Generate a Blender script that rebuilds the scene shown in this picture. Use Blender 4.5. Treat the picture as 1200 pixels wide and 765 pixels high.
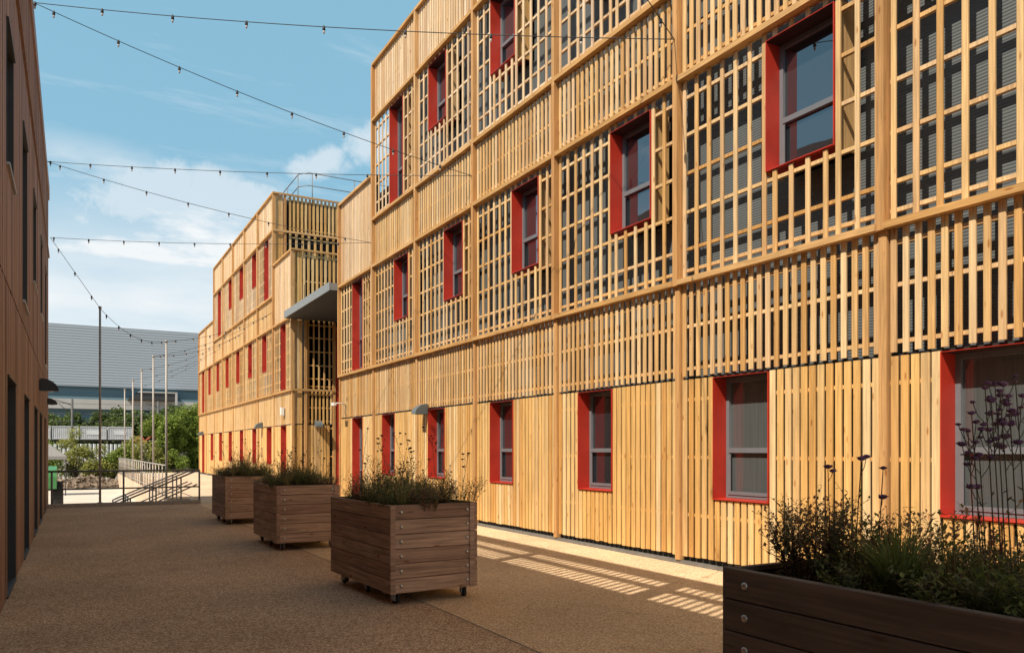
import bpy, math, random
from mathutils import Vector, Matrix, noise
R = math.radians
for o in list(bpy.data.objects): bpy.data.objects.remove(o)
S = bpy.context.scene
COL = S.collection
rng = random.Random(7)

# ---------------------------------------------------------------- camera
TH = math.atan(515.0 / 913.0)
cam = bpy.data.cameras.new("camera"); cam_o = bpy.data.objects.new("camera", cam); COL.objects.link(cam_o)
cam_o.location = (0, 0, 1.6); cam_o.rotation_euler = (R(90), 0, -TH)
cam.sensor_width = 36; cam.lens = 913.0 / 1200 * 36; cam.shift_y = 0.1204
cam.clip_start = 0.05; cam.clip_end = 5000
S.camera = cam_o

# ---------------------------------------------------------------- light
SUNV = Vector((1.0, 0.41, -1.27)).normalized()
sun = bpy.data.lights.new("sun", 'SUN'); sun.energy = 4.9; sun.angle = R(0.42); sun.color = (1.0, 0.88, 0.70)
sun_o = bpy.data.objects.new("sun", sun); COL.objects.link(sun_o)
sun_o.rotation_euler = SUNV.to_track_quat('-Z', 'Y').to_euler()
W = bpy.data.worlds.new("World"); S.world = W; W.use_nodes = True
nt = W.node_tree; nt.nodes.clear()
def nd(t, typ, **kw):
    n = t.nodes.new(typ)
    for k, v in kw.items():
        if hasattr(n, k): setattr(n, k, v)
        else: n.inputs[k].default_value = v
    return n
wo = nd(nt, 'ShaderNodeOutputWorld'); bg = nd(nt, 'ShaderNodeBackground'); bg.inputs[1].default_value = 0.13
sky = nd(nt, 'ShaderNodeTexSky'); sky.sky_type = 'NISHITA'; sky.sun_disc = False
sky.sun_elevation = math.asin(-SUNV.z); sky.sun_rotation = math.atan2(-SUNV.x, -SUNV.y) % (2 * math.pi)
sky.air_density = 1.0; sky.dust_density = 0.6; sky.ozone_density = 1.6
tint = nd(nt, 'ShaderNodeMix', data_type='RGBA', blend_type='MULTIPLY'); tint.inputs[0].default_value = 1
tint.blend_type = 'MIX'; tint.inputs[0].default_value = .78
tint.inputs[7].default_value = (1.75, 3.55, 4.55, 1)
nt.links.new(sky.outputs[0], tint.inputs[6])
tc = nd(nt, 'ShaderNodeTexCoord'); sp = nd(nt, 'ShaderNodeSeparateXYZ'); nt.links.new(tc.outputs['Generated'], sp.inputs[0])
ab = nd(nt, 'ShaderNodeMath', operation='MAXIMUM'); ab.inputs[1].default_value = 0.0; nt.links.new(sp.outputs[2], ab.inputs[0])
ad = nd(nt, 'ShaderNodeMath', operation='ADD'); ad.inputs[1].default_value = 0.16; nt.links.new(ab.outputs[0], ad.inputs[0])
dx = nd(nt, 'ShaderNodeMath', operation='DIVIDE'); dy = nd(nt, 'ShaderNodeMath', operation='DIVIDE')
nt.links.new(sp.outputs[0], dx.inputs[0]); nt.links.new(ad.outputs[0], dx.inputs[1])
nt.links.new(sp.outputs[1], dy.inputs[0]); nt.links.new(ad.outputs[0], dy.inputs[1])
cb = nd(nt, 'ShaderNodeCombineXYZ'); nt.links.new(dx.outputs[0], cb.inputs[0]); nt.links.new(dy.outputs[0], cb.inputs[1])
n1 = nd(nt, 'ShaderNodeTexNoise'); n1.inputs['Scale'].default_value = 1.15; n1.inputs['Detail'].default_value = 9; n1.inputs['Roughness'].default_value = .58
mp = nd(nt, 'ShaderNodeMapping'); mp.inputs['Location'].default_value = (3.1, 1.7, 0); mp.inputs['Scale'].default_value = (1.0, 1.25, 1)
nt.links.new(cb.outputs[0], mp.inputs[0]); nt.links.new(mp.outputs[0], n1.inputs['Vector'])
r1 = nd(nt, 'ShaderNodeMapRange'); r1.inputs[1].default_value = .49; r1.inputs[2].default_value = .60
nt.links.new(n1.outputs[0], r1.inputs[0])
# wispy streaks
mp2 = nd(nt, 'ShaderNodeMapping'); mp2.inputs['Rotation'].default_value = (0, 0, R(25)); mp2.inputs['Scale'].default_value = (1.2, 5.5, 1); mp2.inputs['Location'].default_value = (1.3, .2, 0)
n2 = nd(nt, 'ShaderNodeTexNoise'); n2.inputs['Scale'].default_value = 1.3; n2.inputs['Detail'].default_value = 8; n2.inputs['Roughness'].default_value = .65
nt.links.new(cb.outputs[0], mp2.inputs[0]); nt.links.new(mp2.outputs[0], n2.inputs['Vector'])
r2 = nd(nt, 'ShaderNodeMapRange'); r2.inputs[1].default_value = .56; r2.inputs[2].default_value = .80; r2.inputs[4].default_value = .4
nt.links.new(n2.outputs[0], r2.inputs[0])
# elevation: heavier cover low down
el = nd(nt, 'ShaderNodeMapRange'); el.inputs[1].default_value = .34; el.inputs[2].default_value = .28; nt.links.new(sp.outputs[2], el.inputs[0])
m1 = nd(nt, 'ShaderNodeMath', operation='MULTIPLY'); nt.links.new(r1.outputs[0], m1.inputs[0]); nt.links.new(el.outputs[0], m1.inputs[1])
lo = nd(nt, 'ShaderNodeMapRange'); lo.inputs[1].default_value = .31; lo.inputs[2].default_value = .17; lo.inputs[4].default_value = .95; nt.links.new(sp.outputs[2], lo.inputs[0])
mx0 = nd(nt, 'ShaderNodeMath', operation='MAXIMUM'); nt.links.new(m1.outputs[0], mx0.inputs[0]); nt.links.new(r2.outputs[0], mx0.inputs[1])
n1b = nd(nt, 'ShaderNodeMath', operation='MULTIPLY_ADD'); n1b.inputs[1].default_value = 1.6; n1b.inputs[2].default_value = .1; nt.links.new(n1.outputs[0], n1b.inputs[0])
lo2 = nd(nt, 'ShaderNodeMath', operation='MULTIPLY'); nt.links.new(lo.outputs[0], lo2.inputs[0]); nt.links.new(n1b.outputs[0], lo2.inputs[1])
mx = nd(nt, 'ShaderNodeMath', operation='MAXIMUM', use_clamp=True); nt.links.new(mx0.outputs[0], mx.inputs[0]); nt.links.new(lo2.outputs[0], mx.inputs[1])
# unseen overhead sky made dimmer and warmer to cut the blue fill light
zr = nd(nt, 'ShaderNodeMapRange'); zr.inputs[1].default_value = .55; zr.inputs[2].default_value = .85; nt.links.new(sp.outputs[2], zr.inputs[0])
zm = nd(nt, 'ShaderNodeMix', data_type='RGBA'); zm.inputs[7].default_value = (1.9, 1.75, 1.55, 1)
nt.links.new(zr.outputs[0], zm.inputs[0]); nt.links.new(tint.outputs[2], zm.inputs[6])
# a few soft cumulus puffs standing in fixed directions of the sky
npf = nd(nt, 'ShaderNodeTexNoise'); npf.inputs['Scale'].default_value = 14; npf.inputs['Detail'].default_value = 7; npf.inputs['Roughness'].default_value = .6
nt.links.new(tc.outputs['Generated'], npf.inputs['Vector'])
last = mx
for (c0, r0, k0) in [((0.253, 0.9074, 0.3356), 0.05, 1.7), ((0.3039, 0.8825, 0.3589), 0.04, 1.2), ((0.1006, 0.9518, 0.2896), 0.115, 2.6), ((0.0268, 0.9611, 0.2747), 0.1, 2.4), ((0.1867, 0.9398, 0.2862), 0.07, 2.2)]:
    sb = nd(nt, 'ShaderNodeVectorMath', operation='SUBTRACT'); sb.inputs[1].default_value = c0; nt.links.new(tc.outputs['Generated'], sb.inputs[0])
    ml = nd(nt, 'ShaderNodeVectorMath', operation='MULTIPLY'); ml.inputs[1].default_value = (1, 1, k0); nt.links.new(sb.outputs[0], ml.inputs[0])
    ln_ = nd(nt, 'ShaderNodeVectorMath', operation='LENGTH'); nt.links.new(ml.outputs[0], ln_.inputs[0])
    q1 = nd(nt, 'ShaderNodeMath', operation='MULTIPLY_ADD'); q1.inputs[1].default_value = -1 / r0; q1.inputs[2].default_value = 1.0; nt.links.new(ln_.outputs['Value'], q1.inputs[0])
    q2 = nd(nt, 'ShaderNodeMath', operation='MULTIPLY_ADD'); q2.inputs[1].default_value = 3.2; nt.links.new(npf.outputs[0], q2.inputs[0]); nt.links.new(q1.outputs[0], q2.inputs[2])
    q3 = nd(nt, 'ShaderNodeMapRange', interpolation_type='SMOOTHSTEP'); q3.inputs[1].default_value = 1.75; q3.inputs[2].default_value = 2.35; q3.inputs[4].default_value = .58; nt.links.new(q2.outputs[0], q3.inputs[0])
    qi = nd(nt, 'ShaderNodeMapRange'); qi.inputs[1].default_value = 0; qi.inputs[2].default_value = .3; nt.links.new(q1.outputs[0], qi.inputs[0])
    q5 = nd(nt, 'ShaderNodeMath', operation='MULTIPLY'); nt.links.new(q3.outputs[0], q5.inputs[0]); nt.links.new(qi.outputs[0], q5.inputs[1])
    q4 = nd(nt, 'ShaderNodeMath', operation='MAXIMUM'); nt.links.new(last.outputs[0], q4.inputs[0]); nt.links.new(q5.outputs[0], q4.inputs[1]); last = q4
cl = nd(nt, 'ShaderNodeMix', data_type='RGBA'); cl.inputs[7].default_value = (5.6, 5.85, 6.0, 1)
nt.links.new(last.outputs[0], cl.inputs[0]); nt.links.new(zm.outputs[2], cl.inputs[6])
nt.links.new(cl.outputs[2], bg.inputs[0]); nt.links.new(bg.outputs[0], wo.inputs[0])
V = S.view_settings; V.view_transform = 'Standard'; V.look = 'None'; V.exposure = 0.3; V.gamma = 1; V.use_curve_mapping = False
S.render.engine = 'CYCLES'; S.render.resolution_x = 1024; S.render.resolution_y = 652
S.cycles.max_bounces = 8; S.cycles.diffuse_bounces = 4

# ---------------------------------------------------------------- materials
def newmat(name):
    m = bpy.data.materials.new(name); m.use_nodes = True
    t = m.node_tree; b = t.nodes['Principled BSDF']; return m, t, b
def L(t, a, b): t.links.new(a, b)
def plain(name, col, rough=.6, metal=0., spec=.5, var=.12, scale=8., bump=0.):
    m, t, b = newmat(name)
    b.inputs['Roughness'].default_value = rough; b.inputs['Metallic'].default_value = metal
    b.inputs['Specular IOR Level'].default_value = spec
    tc = nd(t, 'ShaderNodeTexCoord'); n = nd(t, 'ShaderNodeTexNoise'); n.inputs['Scale'].default_value = scale; n.inputs['Detail'].default_value = 6
    L(t, tc.outputs['Object'], n.inputs['Vector'])
    mr = nd(t, 'ShaderNodeMapRange'); mr.inputs[1].default_value = .3; mr.inputs[2].default_value = .7; mr.inputs[3].default_value = 1 - var; mr.inputs[4].default_value = 1 + var
    L(t, n.outputs[0], mr.inputs[0])
    mm = nd(t, 'ShaderNodeMix', data_type='RGBA', blend_type='MULTIPLY'); mm.inputs[0].default_value = 1; mm.inputs[6].default_value = (*col, 1)
    L(t, mr.outputs[0], mm.inputs[7]); L(t, mm.outputs[2], b.inputs['Base Color'])
    if bump:
        bp = nd(t, 'ShaderNodeBump'); bp.inputs['Strength'].default_value = bump; bp.inputs['Distance'].default_value = .01
        L(t, n.outputs[0], bp.inputs['Height']); L(t, bp.outputs[0], b.inputs['Normal'])
    return m
def timber(name, cols, vert=True, rough=.62, grain=.22, knots=.8, dirt=0.):
    """cols: list of tints picked per board through the 'rnd' attribute"""
    m, t, b = newmat(name); b.inputs['Roughness'].default_value = rough; b.inputs['Specular IOR Level'].default_value = .3
    at = nd(t, 'ShaderNodeAttribute', attribute_name='rnd')
    cr = nd(t, 'ShaderNodeValToRGB'); el = cr.color_ramp.elements
    while len(el) < len(cols): el.new(.5)
    for i, c in enumerate(cols): el[i].position = i / (len(cols) - 1); el[i].color = (*c, 1)
    L(t, at.outputs['Fac'], cr.inputs[0])
    tc = nd(t, 'ShaderNodeTexCoord')
    off = nd(t, 'ShaderNodeVectorMath', operation='SCALE'); off.inputs['Scale'].default_value = 37.
    cb = nd(t, 'ShaderNodeCombineXYZ'); L(t, at.outputs['Fac'], cb.inputs[0]); L(t, at.outputs['Fac'], cb.inputs[1]); L(t, at.outputs['Fac'], cb.inputs[2])
    L(t, cb.outputs[0], off.inputs[0])
    av = nd(t, 'ShaderNodeVectorMath', operation='ADD'); L(t, tc.outputs['Object'], av.inputs[0]); L(t, off.outputs[0], av.inputs[1])
    mp = nd(t, 'ShaderNodeMapping'); mp.inputs['Scale'].default_value = (45, 45, 1.6) if vert else (1.6, 1.6, 45)
    L(t, av.outputs[0], mp.inputs[0])
    n = nd(t, 'ShaderNodeTexNoise'); n.inputs['Scale'].default_value = 1; n.inputs['Detail'].default_value = 5; n.inputs['Distortion'].default_value = .6
    L(t, mp.outputs[0], n.inputs['Vector'])
    mr = nd(t, 'ShaderNodeMapRange'); mr.inputs[1].default_value = .3; mr.inputs[2].default_value = .7; mr.inputs[3].default_value = 1 - grain; mr.inputs[4].default_value = 1 + grain
    L(t, n.outputs[0], mr.inputs[0])
    mm = nd(t, 'ShaderNodeMix', data_type='RGBA', blend_type='MULTIPLY'); mm.inputs[0].default_value = 1
    L(t, cr.outputs[0], mm.inputs[6]); L(t, mr.outputs[0], mm.inputs[7])
    # knots
    mp2 = nd(t, 'ShaderNodeMapping'); mp2.inputs['Scale'].default_value = (9, 9, 2.6) if vert else (2.6, 2.6, 9)
    L(t, av.outputs[0], mp2.inputs[0])
    vo = nd(t, 'ShaderNodeTexVoronoi'); vo.inputs['Scale'].default_value = 1.; L(t, mp2.outputs[0], vo.inputs['Vector'])
    kr = nd(t, 'ShaderNodeMapRange'); kr.inputs[1].default_value = .06; kr.inputs[2].default_value = .15; kr.inputs[3].default_value = knots; kr.inputs[4].default_value = 0
    L(t, vo.outputs['Distance'], kr.inputs[0])
    km = nd(t, 'ShaderNodeMix', data_type='RGBA', blend_type='MULTIPLY'); km.inputs[7].default_value = (.55, .34, .2, 1)
    L(t, kr.outputs[0], km.inputs[0]); L(t, mm.outputs[2], km.inputs[6])
    # slow blotches (weathering)
    nb = nd(t, 'ShaderNodeTexNoise'); nb.inputs['Scale'].default_value = 1.; nb.inputs['Detail'].default_value = 6; nb.inputs['Roughness'].default_value = .65
    mp3 = nd(t, 'ShaderNodeMapping'); mp3.inputs['Scale'].default_value = (5.5, 5.5, .7) if vert else (1.5, 1.5, 4); L(t, tc.outputs['Object'], mp3.inputs[0]); L(t, mp3.outputs[0], nb.inputs['Vector'])
    br = nd(t, 'ShaderNodeMapRange'); br.inputs[1].default_value = .3; br.inputs[2].default_value = .7; br.inputs[3].default_value = .80; br.inputs[4].default_value = 1.10
    L(t, nb.outputs[0], br.inputs[0])
    bm = nd(t, 'ShaderNodeMix', data_type='RGBA', blend_type='MULTIPLY'); bm.inputs[0].default_value = 1
    L(t, km.outputs[2], bm.inputs[6]); L(t, br.outputs[0], bm.inputs[7]); L(t, bm.outputs[2], b.inputs['Base Color'])
    bp = nd(t, 'ShaderNodeBump'); bp.inputs['Strength'].default_value = .25; bp.inputs['Distance'].default_value = .004
    L(t, n.outputs[0], bp.inputs['Height']); L(t, bp.outputs[0], b.inputs['Normal'])
    return m
LARCH = [(.64, .365, .115), (.72, .46, .18), (.56, .29, .085), (.74, .51, .24), (.62, .35, .11), (.80, .60, .34), (.54, .29, .09), (.70, .43, .16), (.66, .40, .15)]
M = {}
M['larch'] = timber('larch_ground', LARCH)
M['larch_mid'] = timber('larch_middle', [(.63, .37, .14), (.73, .50, .25), (.52, .28, .09), (.76, .56, .33), (.60, .34, .12), (.68, .47, .27), (.55, .33, .15)])
M['larch_top'] = timber('larch_top', [(.64, .43, .23), (.73, .55, .36), (.54, .34, .18), (.74, .58, .42), (.62, .41, .22), (.58, .42, .29)])
M['larch_post'] = timber('larch_post', [(.52, .27, .10), (.57, .32, .13), (.48, .24, .085), (.60, .37, .17)])
M['larch_ledge'] = timber('larch_ledge', [(.56, .32, .12), (.52, .29, .10), (.62, .38, .17)], vert=False)
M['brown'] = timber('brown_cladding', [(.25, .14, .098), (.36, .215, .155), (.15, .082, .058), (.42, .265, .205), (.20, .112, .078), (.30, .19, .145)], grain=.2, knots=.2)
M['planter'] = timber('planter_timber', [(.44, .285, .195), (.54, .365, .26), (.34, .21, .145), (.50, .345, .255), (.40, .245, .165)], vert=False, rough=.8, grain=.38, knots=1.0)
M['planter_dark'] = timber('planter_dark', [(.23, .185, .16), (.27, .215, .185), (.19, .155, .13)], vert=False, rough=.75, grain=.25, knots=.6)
M['red'] = plain('red_metal', (.47, .035, .018), rough=.42, var=.14, scale=2.2)
M['frame'] = plain('grey_frame', (.16, .17, .195), rough=.4, var=.04)
M['black'] = plain('black_membrane', (.018, .017, .016), rough=.85)
M['dark'] = plain('dark_metal', (.035, .036, .038), rough=.5)
M['steel'] = plain('galvanised_steel', (.42, .42, .42), rough=.45, metal=.6, var=.15, scale=30)
M['railmetal'] = plain('railing_grey', (.20, .195, .19), rough=.5, metal=.3)
M['white'] = plain('white_paint', (.78, .78, .76), rough=.5, var=.05)
M['bolt'] = plain('bolt_zinc', (.62, .60, .56), rough=.3, metal=.85, var=.05)
M['rubber'] = plain('black_rubber', (.02, .02, .021), rough=.7)
M['canopy'] = plain('grey_canopy', (.22, .235, .25), rough=.5, var=.06)
M['plinth'] = plain('grey_plinth', (.17, .165, .16), rough=.6, var=.15)
M['soil'] = plain('soil', (.035, .026, .02), rough=.95, var=.4, scale=40, bump=.8)
M['lampgrey'] = plain('lamp_grey', (.13, .15, .16), rough=.4, var=.03)
M['pole'] = plain('pole_steel', (.38, .35, .33), rough=.5, metal=.2, var=.05)
M['conc'] = plain('pale_concrete', (.62, .57, .52), rough=.9, var=.10, scale=1.2, bump=.1)
M['kerb'] = plain('kerb_concrete', (.38, .34, .30), rough=.9, var=.15, scale=12)
M['green_paint'] = plain('green_paint', (.07, .24, .09), rough=.35, var=.04)
M['orange_paint'] = plain('orange_paint', (.42, .12, .06), rough=.5)
M['container'] = plain('white_container', (.55, .56, .58), rough=.6, var=.12, scale=1.5)
M['palisade'] = plain('palisade_steel', (.66, .68, .70), rough=.6, var=.12, scale=2)
M['cable'] = plain('black_cable', (.02, .025, .03), rough=.6)
M['canvas'] = plain('grey_canvas', (.24, .24, .245), rough=.9, var=.05)
M['rubble'] = plain('rubble', (.24, .185, .14), rough=.95, var=.35, scale=1.5, bump=.5)
M['clearbulb'] = plain('bulb_glass', (.52, .46, .44), rough=.15, var=.02)
M['beige'] = plain('viaduct_beige', (.42, .41, .40), rough=.8, var=.08, scale=.3)
M['mast'] = plain('mast_steel', (.09, .09, .095), rough=.7, var=.08)
M['yellow'] = plain('yellow_paint', (.8, .6, .04), rough=.5)

# corrugated grey lining behind the slats
m, t, b = newmat('grey_lining'); b.inputs['Roughness'].default_value = .5
tc = nd(t, 'ShaderNodeTexCoord'); sp = nd(t, 'ShaderNodeSeparateXYZ'); L(t, tc.outputs['Object'], sp.inputs[0])
sc = nd(t, 'ShaderNodeMath', operation='MULTIPLY'); sc.inputs[1].default_value = 2 * math.pi / .034; L(t, sp.outputs[2], sc.inputs[0])
si = nd(t, 'ShaderNodeMath', operation='SINE'); L(t, sc.outputs[0], si.inputs[0])
bp = nd(t, 'ShaderNodeBump'); bp.inputs['Strength'].default_value = .5; bp.inputs['Distance'].default_value = .004; L(t, si.outputs[0], bp.inputs['Height']); L(t, bp.outputs[0], b.inputs['Normal'])
b.inputs['Base Color'].default_value = (.11, .125, .135, 1); M['lining'] = m

# window glass: dark coated pane that mirrors the sky, with a blind behind as soft vertical lines
def glass(name, base, refl, blind=False):
    m, t, b = newmat(name); t.nodes.remove(b); out = t.nodes['Material Output']
    d = nd(t, 'ShaderNodeBsdfDiffuse'); d.inputs[0].default_value = (*base, 1)
    g = nd(t, 'ShaderNodeBsdfGlossy'); g.inputs['Roughness'].default_value = .015; g.inputs[0].default_value = (.95, .97, 1, 1)
    lw = nd(t, 'ShaderNodeFresnel'); lw.inputs[0].default_value = 1.5
    ma = nd(t, 'ShaderNodeMath', operation='MULTIPLY_ADD', use_clamp=True); ma.inputs[1].default_value = 1.6; ma.inputs[2].default_value = refl
    L(t, lw.outputs[0], ma.inputs[0])
    mix = nd(t, 'ShaderNodeMixShader'); L(t, ma.outputs[0], mix.inputs[0]); L(t, d.outputs[0], mix.inputs[1]); L(t, g.outputs[0], mix.inputs[2])
    L(t, mix.outputs[0], out.inputs[0])
    tc = nd(t, 'ShaderNodeTexCoord')
    if blind:
        mp = nd(t, 'ShaderNodeMapping'); mp.inputs['Scale'].default_value = (60, 60, .8); L(t, tc.outputs['Object'], mp.inputs[0])
        n = nd(t, 'ShaderNodeTexNoise'); n.inputs['Scale'].default_value = 1; L(t, mp.outputs[0], n.inputs['Vector'])
        mm = nd(t, 'ShaderNodeMix', data_type='RGBA'); mm.inputs[6].default_value = (base[0] * .6, base[1] * .65, base[2] * .65, 1); mm.inputs[7].default_value = (base[0] * 1.4, base[1] * 1.4, base[2] * 1.4, 1)
        L(t, n.outputs[0], mm.inputs[0]); L(t, mm.outputs[2], d.inputs[0])
    nn = nd(t, 'ShaderNodeTexNoise'); nn.inputs['Scale'].default_value = .9; L(t, tc.outputs['Object'], nn.inputs['Vector'])
    bp = nd(t, 'ShaderNodeBump'); bp.inputs['Strength'].default_value = .06; bp.inputs['Distance'].default_value = .05; L(t, nn.outputs[0], bp.inputs['Height']); L(t, bp.outputs[0], g.inputs['Normal'])
    return m
M['glass'] = glass('window_glass', (.02, .024, .03), .12)
M['glass_blind'] = glass('window_glass_blind', (.085, .095, .10), .06, True)
M['glass_dark'] = glass('door_glass', (.008, .008, .009), .0)

# resin bound gravel
def ground_mat(name, c1, c2, c3, scale=420.):
    m, t, b = newmat(name); b.inputs['Roughness'].default_value = .9; b.inputs['Specular IOR Level'].default_value = .15
    tc = nd(t, 'ShaderNodeTexCoord')
    v = nd(t, 'ShaderNodeTexVoronoi'); v.inputs['Scale'].default_value = scale / 5; L(t, tc.outputs['Object'], v.inputs['Vector'])
    rgb = nd(t, 'ShaderNodeSeparateColor'); L(t, v.outputs['Color'], rgb.inputs[0])
    cr = nd(t, 'ShaderNodeValToRGB'); cr.color_ramp.elements[0].color = (*c1, 1); cr.color_ramp.elements[0].position = 0; cr.color_ramp.elements[1].color = (*c3, 1)
    e = cr.color_ramp.elements.new(.55); e.color = (*c2, 1); L(t, rgb.outputs[0], cr.inputs[0])
    n = nd(t, 'ShaderNodeTexNoise'); n.inputs['Scale'].default_value = .55; n.inputs['Detail'].default_value = 7; n.inputs['Roughness'].default_value = .6; L(t, tc.outputs['Object'], n.inputs['Vector'])
    mr = nd(t, 'ShaderNodeMapRange'); mr.inputs[1].default_value = .3; mr.inputs[2].default_value = .7; mr.inputs[3].default_value = .80; mr.inputs[4].default_value = 1.12
    ns = nd(t, 'ShaderNodeTexNoise'); ns.inputs['Scale'].default_value = 2.3; ns.inputs['Detail'].default_value = 3; ns.inputs['Distortion'].default_value = 1.2; L(t, tc.outputs['Object'], ns.inputs['Vector'])
    st = nd(t, 'ShaderNodeMapRange'); st.inputs[1].default_value = .64; st.inputs[2].default_value = .72; st.inputs[3].default_value = 0; st.inputs[4].default_value = -.16; L(t, ns.outputs[0], st.inputs[0])
    nf = nd(t, 'ShaderNodeTexNoise'); nf.inputs['Scale'].default_value = 30; nf.inputs['Detail'].default_value = 3; L(t, tc.outputs['Object'], nf.inputs['Vector'])
    nm = nd(t, 'ShaderNodeMath', operation='MULTIPLY_ADD'); nm.inputs[1].default_value = .25; L(t, nf.outputs[0], nm.inputs[0]); L(t, n.outputs[0], nm.inputs[2])
    nm2 = nd(t, 'ShaderNodeMath', operation='SUBTRACT'); nm2.inputs[1].default_value = .125; L(t, nm.outputs[0], nm2.inputs[0]); L(t, nm2.outputs[0], mr.inputs[0])
    mr0 = mr; mr = nd(t, 'ShaderNodeMath', operation='ADD'); L(t, mr0.outputs[0], mr.inputs[0]); L(t, st.outputs[0], mr.inputs[1])
    mm = nd(t, 'ShaderNodeMix', data_type='RGBA', blend_type='MULTIPLY'); mm.inputs[0].default_value = 1; L(t, cr.outputs[0], mm.inputs[6]); L(t, mr.outputs[0], mm.inputs[7])
    L(t, mm.outputs[2], b.inputs['Base Color'])
    bp = nd(t, 'ShaderNodeBump'); bp.inputs['Strength'].default_value = .5; bp.inputs['Distance'].default_value = .004; L(t, v.outputs['Distance'], bp.inputs['Height']); L(t, bp.outputs[0], b.inputs['Normal'])
    return m
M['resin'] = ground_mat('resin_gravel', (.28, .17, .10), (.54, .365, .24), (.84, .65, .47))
M['resin_bounce_lit'] = ground_mat('resin_gravel_bounce_lit', (.48, .31, .17), (.72, .515, .325), (.90, .74, .54))  # resin tone brightened to carry sunlight thrown back by the facade
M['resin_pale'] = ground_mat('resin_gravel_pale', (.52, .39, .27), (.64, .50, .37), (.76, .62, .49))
M['yard'] = plain('pale_yard', (.60, .54, .48), rough=.95, var=.1, scale=.6)
M['earth'] = plain('earth', (.26, .21, .16), rough=.95, var=.25, scale=.05)

# ribbed sheet for the far shed
def ribbed(name, col, pitch, depth):
    m, t, b = newmat(name); b.inputs['Roughness'].default_value = .55
    tc = nd(t, 'ShaderNodeTexCoord'); sp = nd(t, 'ShaderNodeSeparateXYZ'); L(t, tc.outputs['Object'], sp.inputs[0])
    sc = nd(t, 'ShaderNodeMath', operation='MULTIPLY'); sc.inputs[1].default_value = 2 * math.pi / pitch; L(t, sp.outputs[2], sc.inputs[0])
    si = nd(t, 'ShaderNodeMath', operation='SINE'); L(t, sc.outputs[0], si.inputs[0])
    bp = nd(t, 'ShaderNodeBump'); bp.inputs['Strength'].default_value = 1; bp.inputs['Distance'].default_value = depth; bp.inputs['Strength'].default_value = .55; L(t, si.outputs[0], bp.inputs['Height']); L(t, bp.outputs[0], b.inputs['Normal'])
    b.inputs['Base Color'].default_value = (*col, 1)
    return m
M['shed'] = ribbed('grey_blue_sheet', (.31, .36, .42), .5, .03)
M['shed_teal'] = ribbed('teal_sheet', (.08, .15, .19), .9, .12)
M['red_shade'] = plain('shade_painted_soffit', (.03, .010, .009), rough=.6)  # shade under the window head painted in as a near-black red
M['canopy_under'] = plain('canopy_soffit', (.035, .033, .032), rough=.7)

def leafmat(name, c1, c2, rough=.55, trans=.35):
    m, t, b = newmat(name); out = t.nodes['Material Output']
    at = nd(t, 'ShaderNodeAttribute', attribute_name='rnd')
    mm = nd(t, 'ShaderNodeMix', data_type='RGBA'); mm.inputs[6].default_value = (*c1, 1); mm.inputs[7].default_value = (*c2, 1); L(t, at.outputs['Fac'], mm.inputs[0])
    L(t, mm.outputs[2], b.inputs['Base Color']); b.inputs['Roughness'].default_value = rough; b.inputs['Specular IOR Level'].default_value = .3
    tr = nd(t, 'ShaderNodeBsdfTranslucent'); L(t, mm.outputs[2], tr.inputs[0])
    ms = nd(t, 'ShaderNodeMixShader'); ms.inputs[0].default_value = trans; L(t, b.outputs[0], ms.inputs[1]); L(t, tr.outputs[0], ms.inputs[2]); L(t, ms.outputs[0], out.inputs[0])
    return m
M['leaf_red'] = leafmat('leaf_bronze', (.28, .14, .10), (.46, .30, .17))
M['leaf_green'] = leafmat('leaf_green', (.15, .20, .055), (.30, .33, .10))
M['leaf_dark'] = leafmat('leaf_dark', (.13, .14, .07), (.25, .24, .11))
M['grass_blade'] = leafmat('grass_blade', (.13, .19, .05), (.28, .32, .10))
M['straw'] = leafmat('straw', (.34, .22, .12), (.5, .36, .2))
M['stem'] = plain('stem', (.10, .085, .05), rough=.7)
M['purple'] = leafmat('verbena_purple', (.17, .075, .18), (.33, .18, .33), trans=.2)
M['seed'] = leafmat('seed_head_brown', (.055, .032, .035), (.09, .05, .06), trans=.1)
M['pinkplume'] = leafmat('pink_plume', (.28, .10, .07), (.38, .16, .11))
M['tree_leaf'] = leafmat('tree_leaf', (.13, .20, .035), (.32, .40, .08))
M['tree_leaf_dark'] = leafmat('tree_leaf_dark', (.06, .10, .03), (.16, .21, .06))
M['shrub_leaf'] = leafmat('shrub_leaf', (.22, .26, .07), (.46, .45, .14))
M['bark'] = plain('bark', (.09, .07, .055), rough=.9, var=.3, scale=6)

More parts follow.
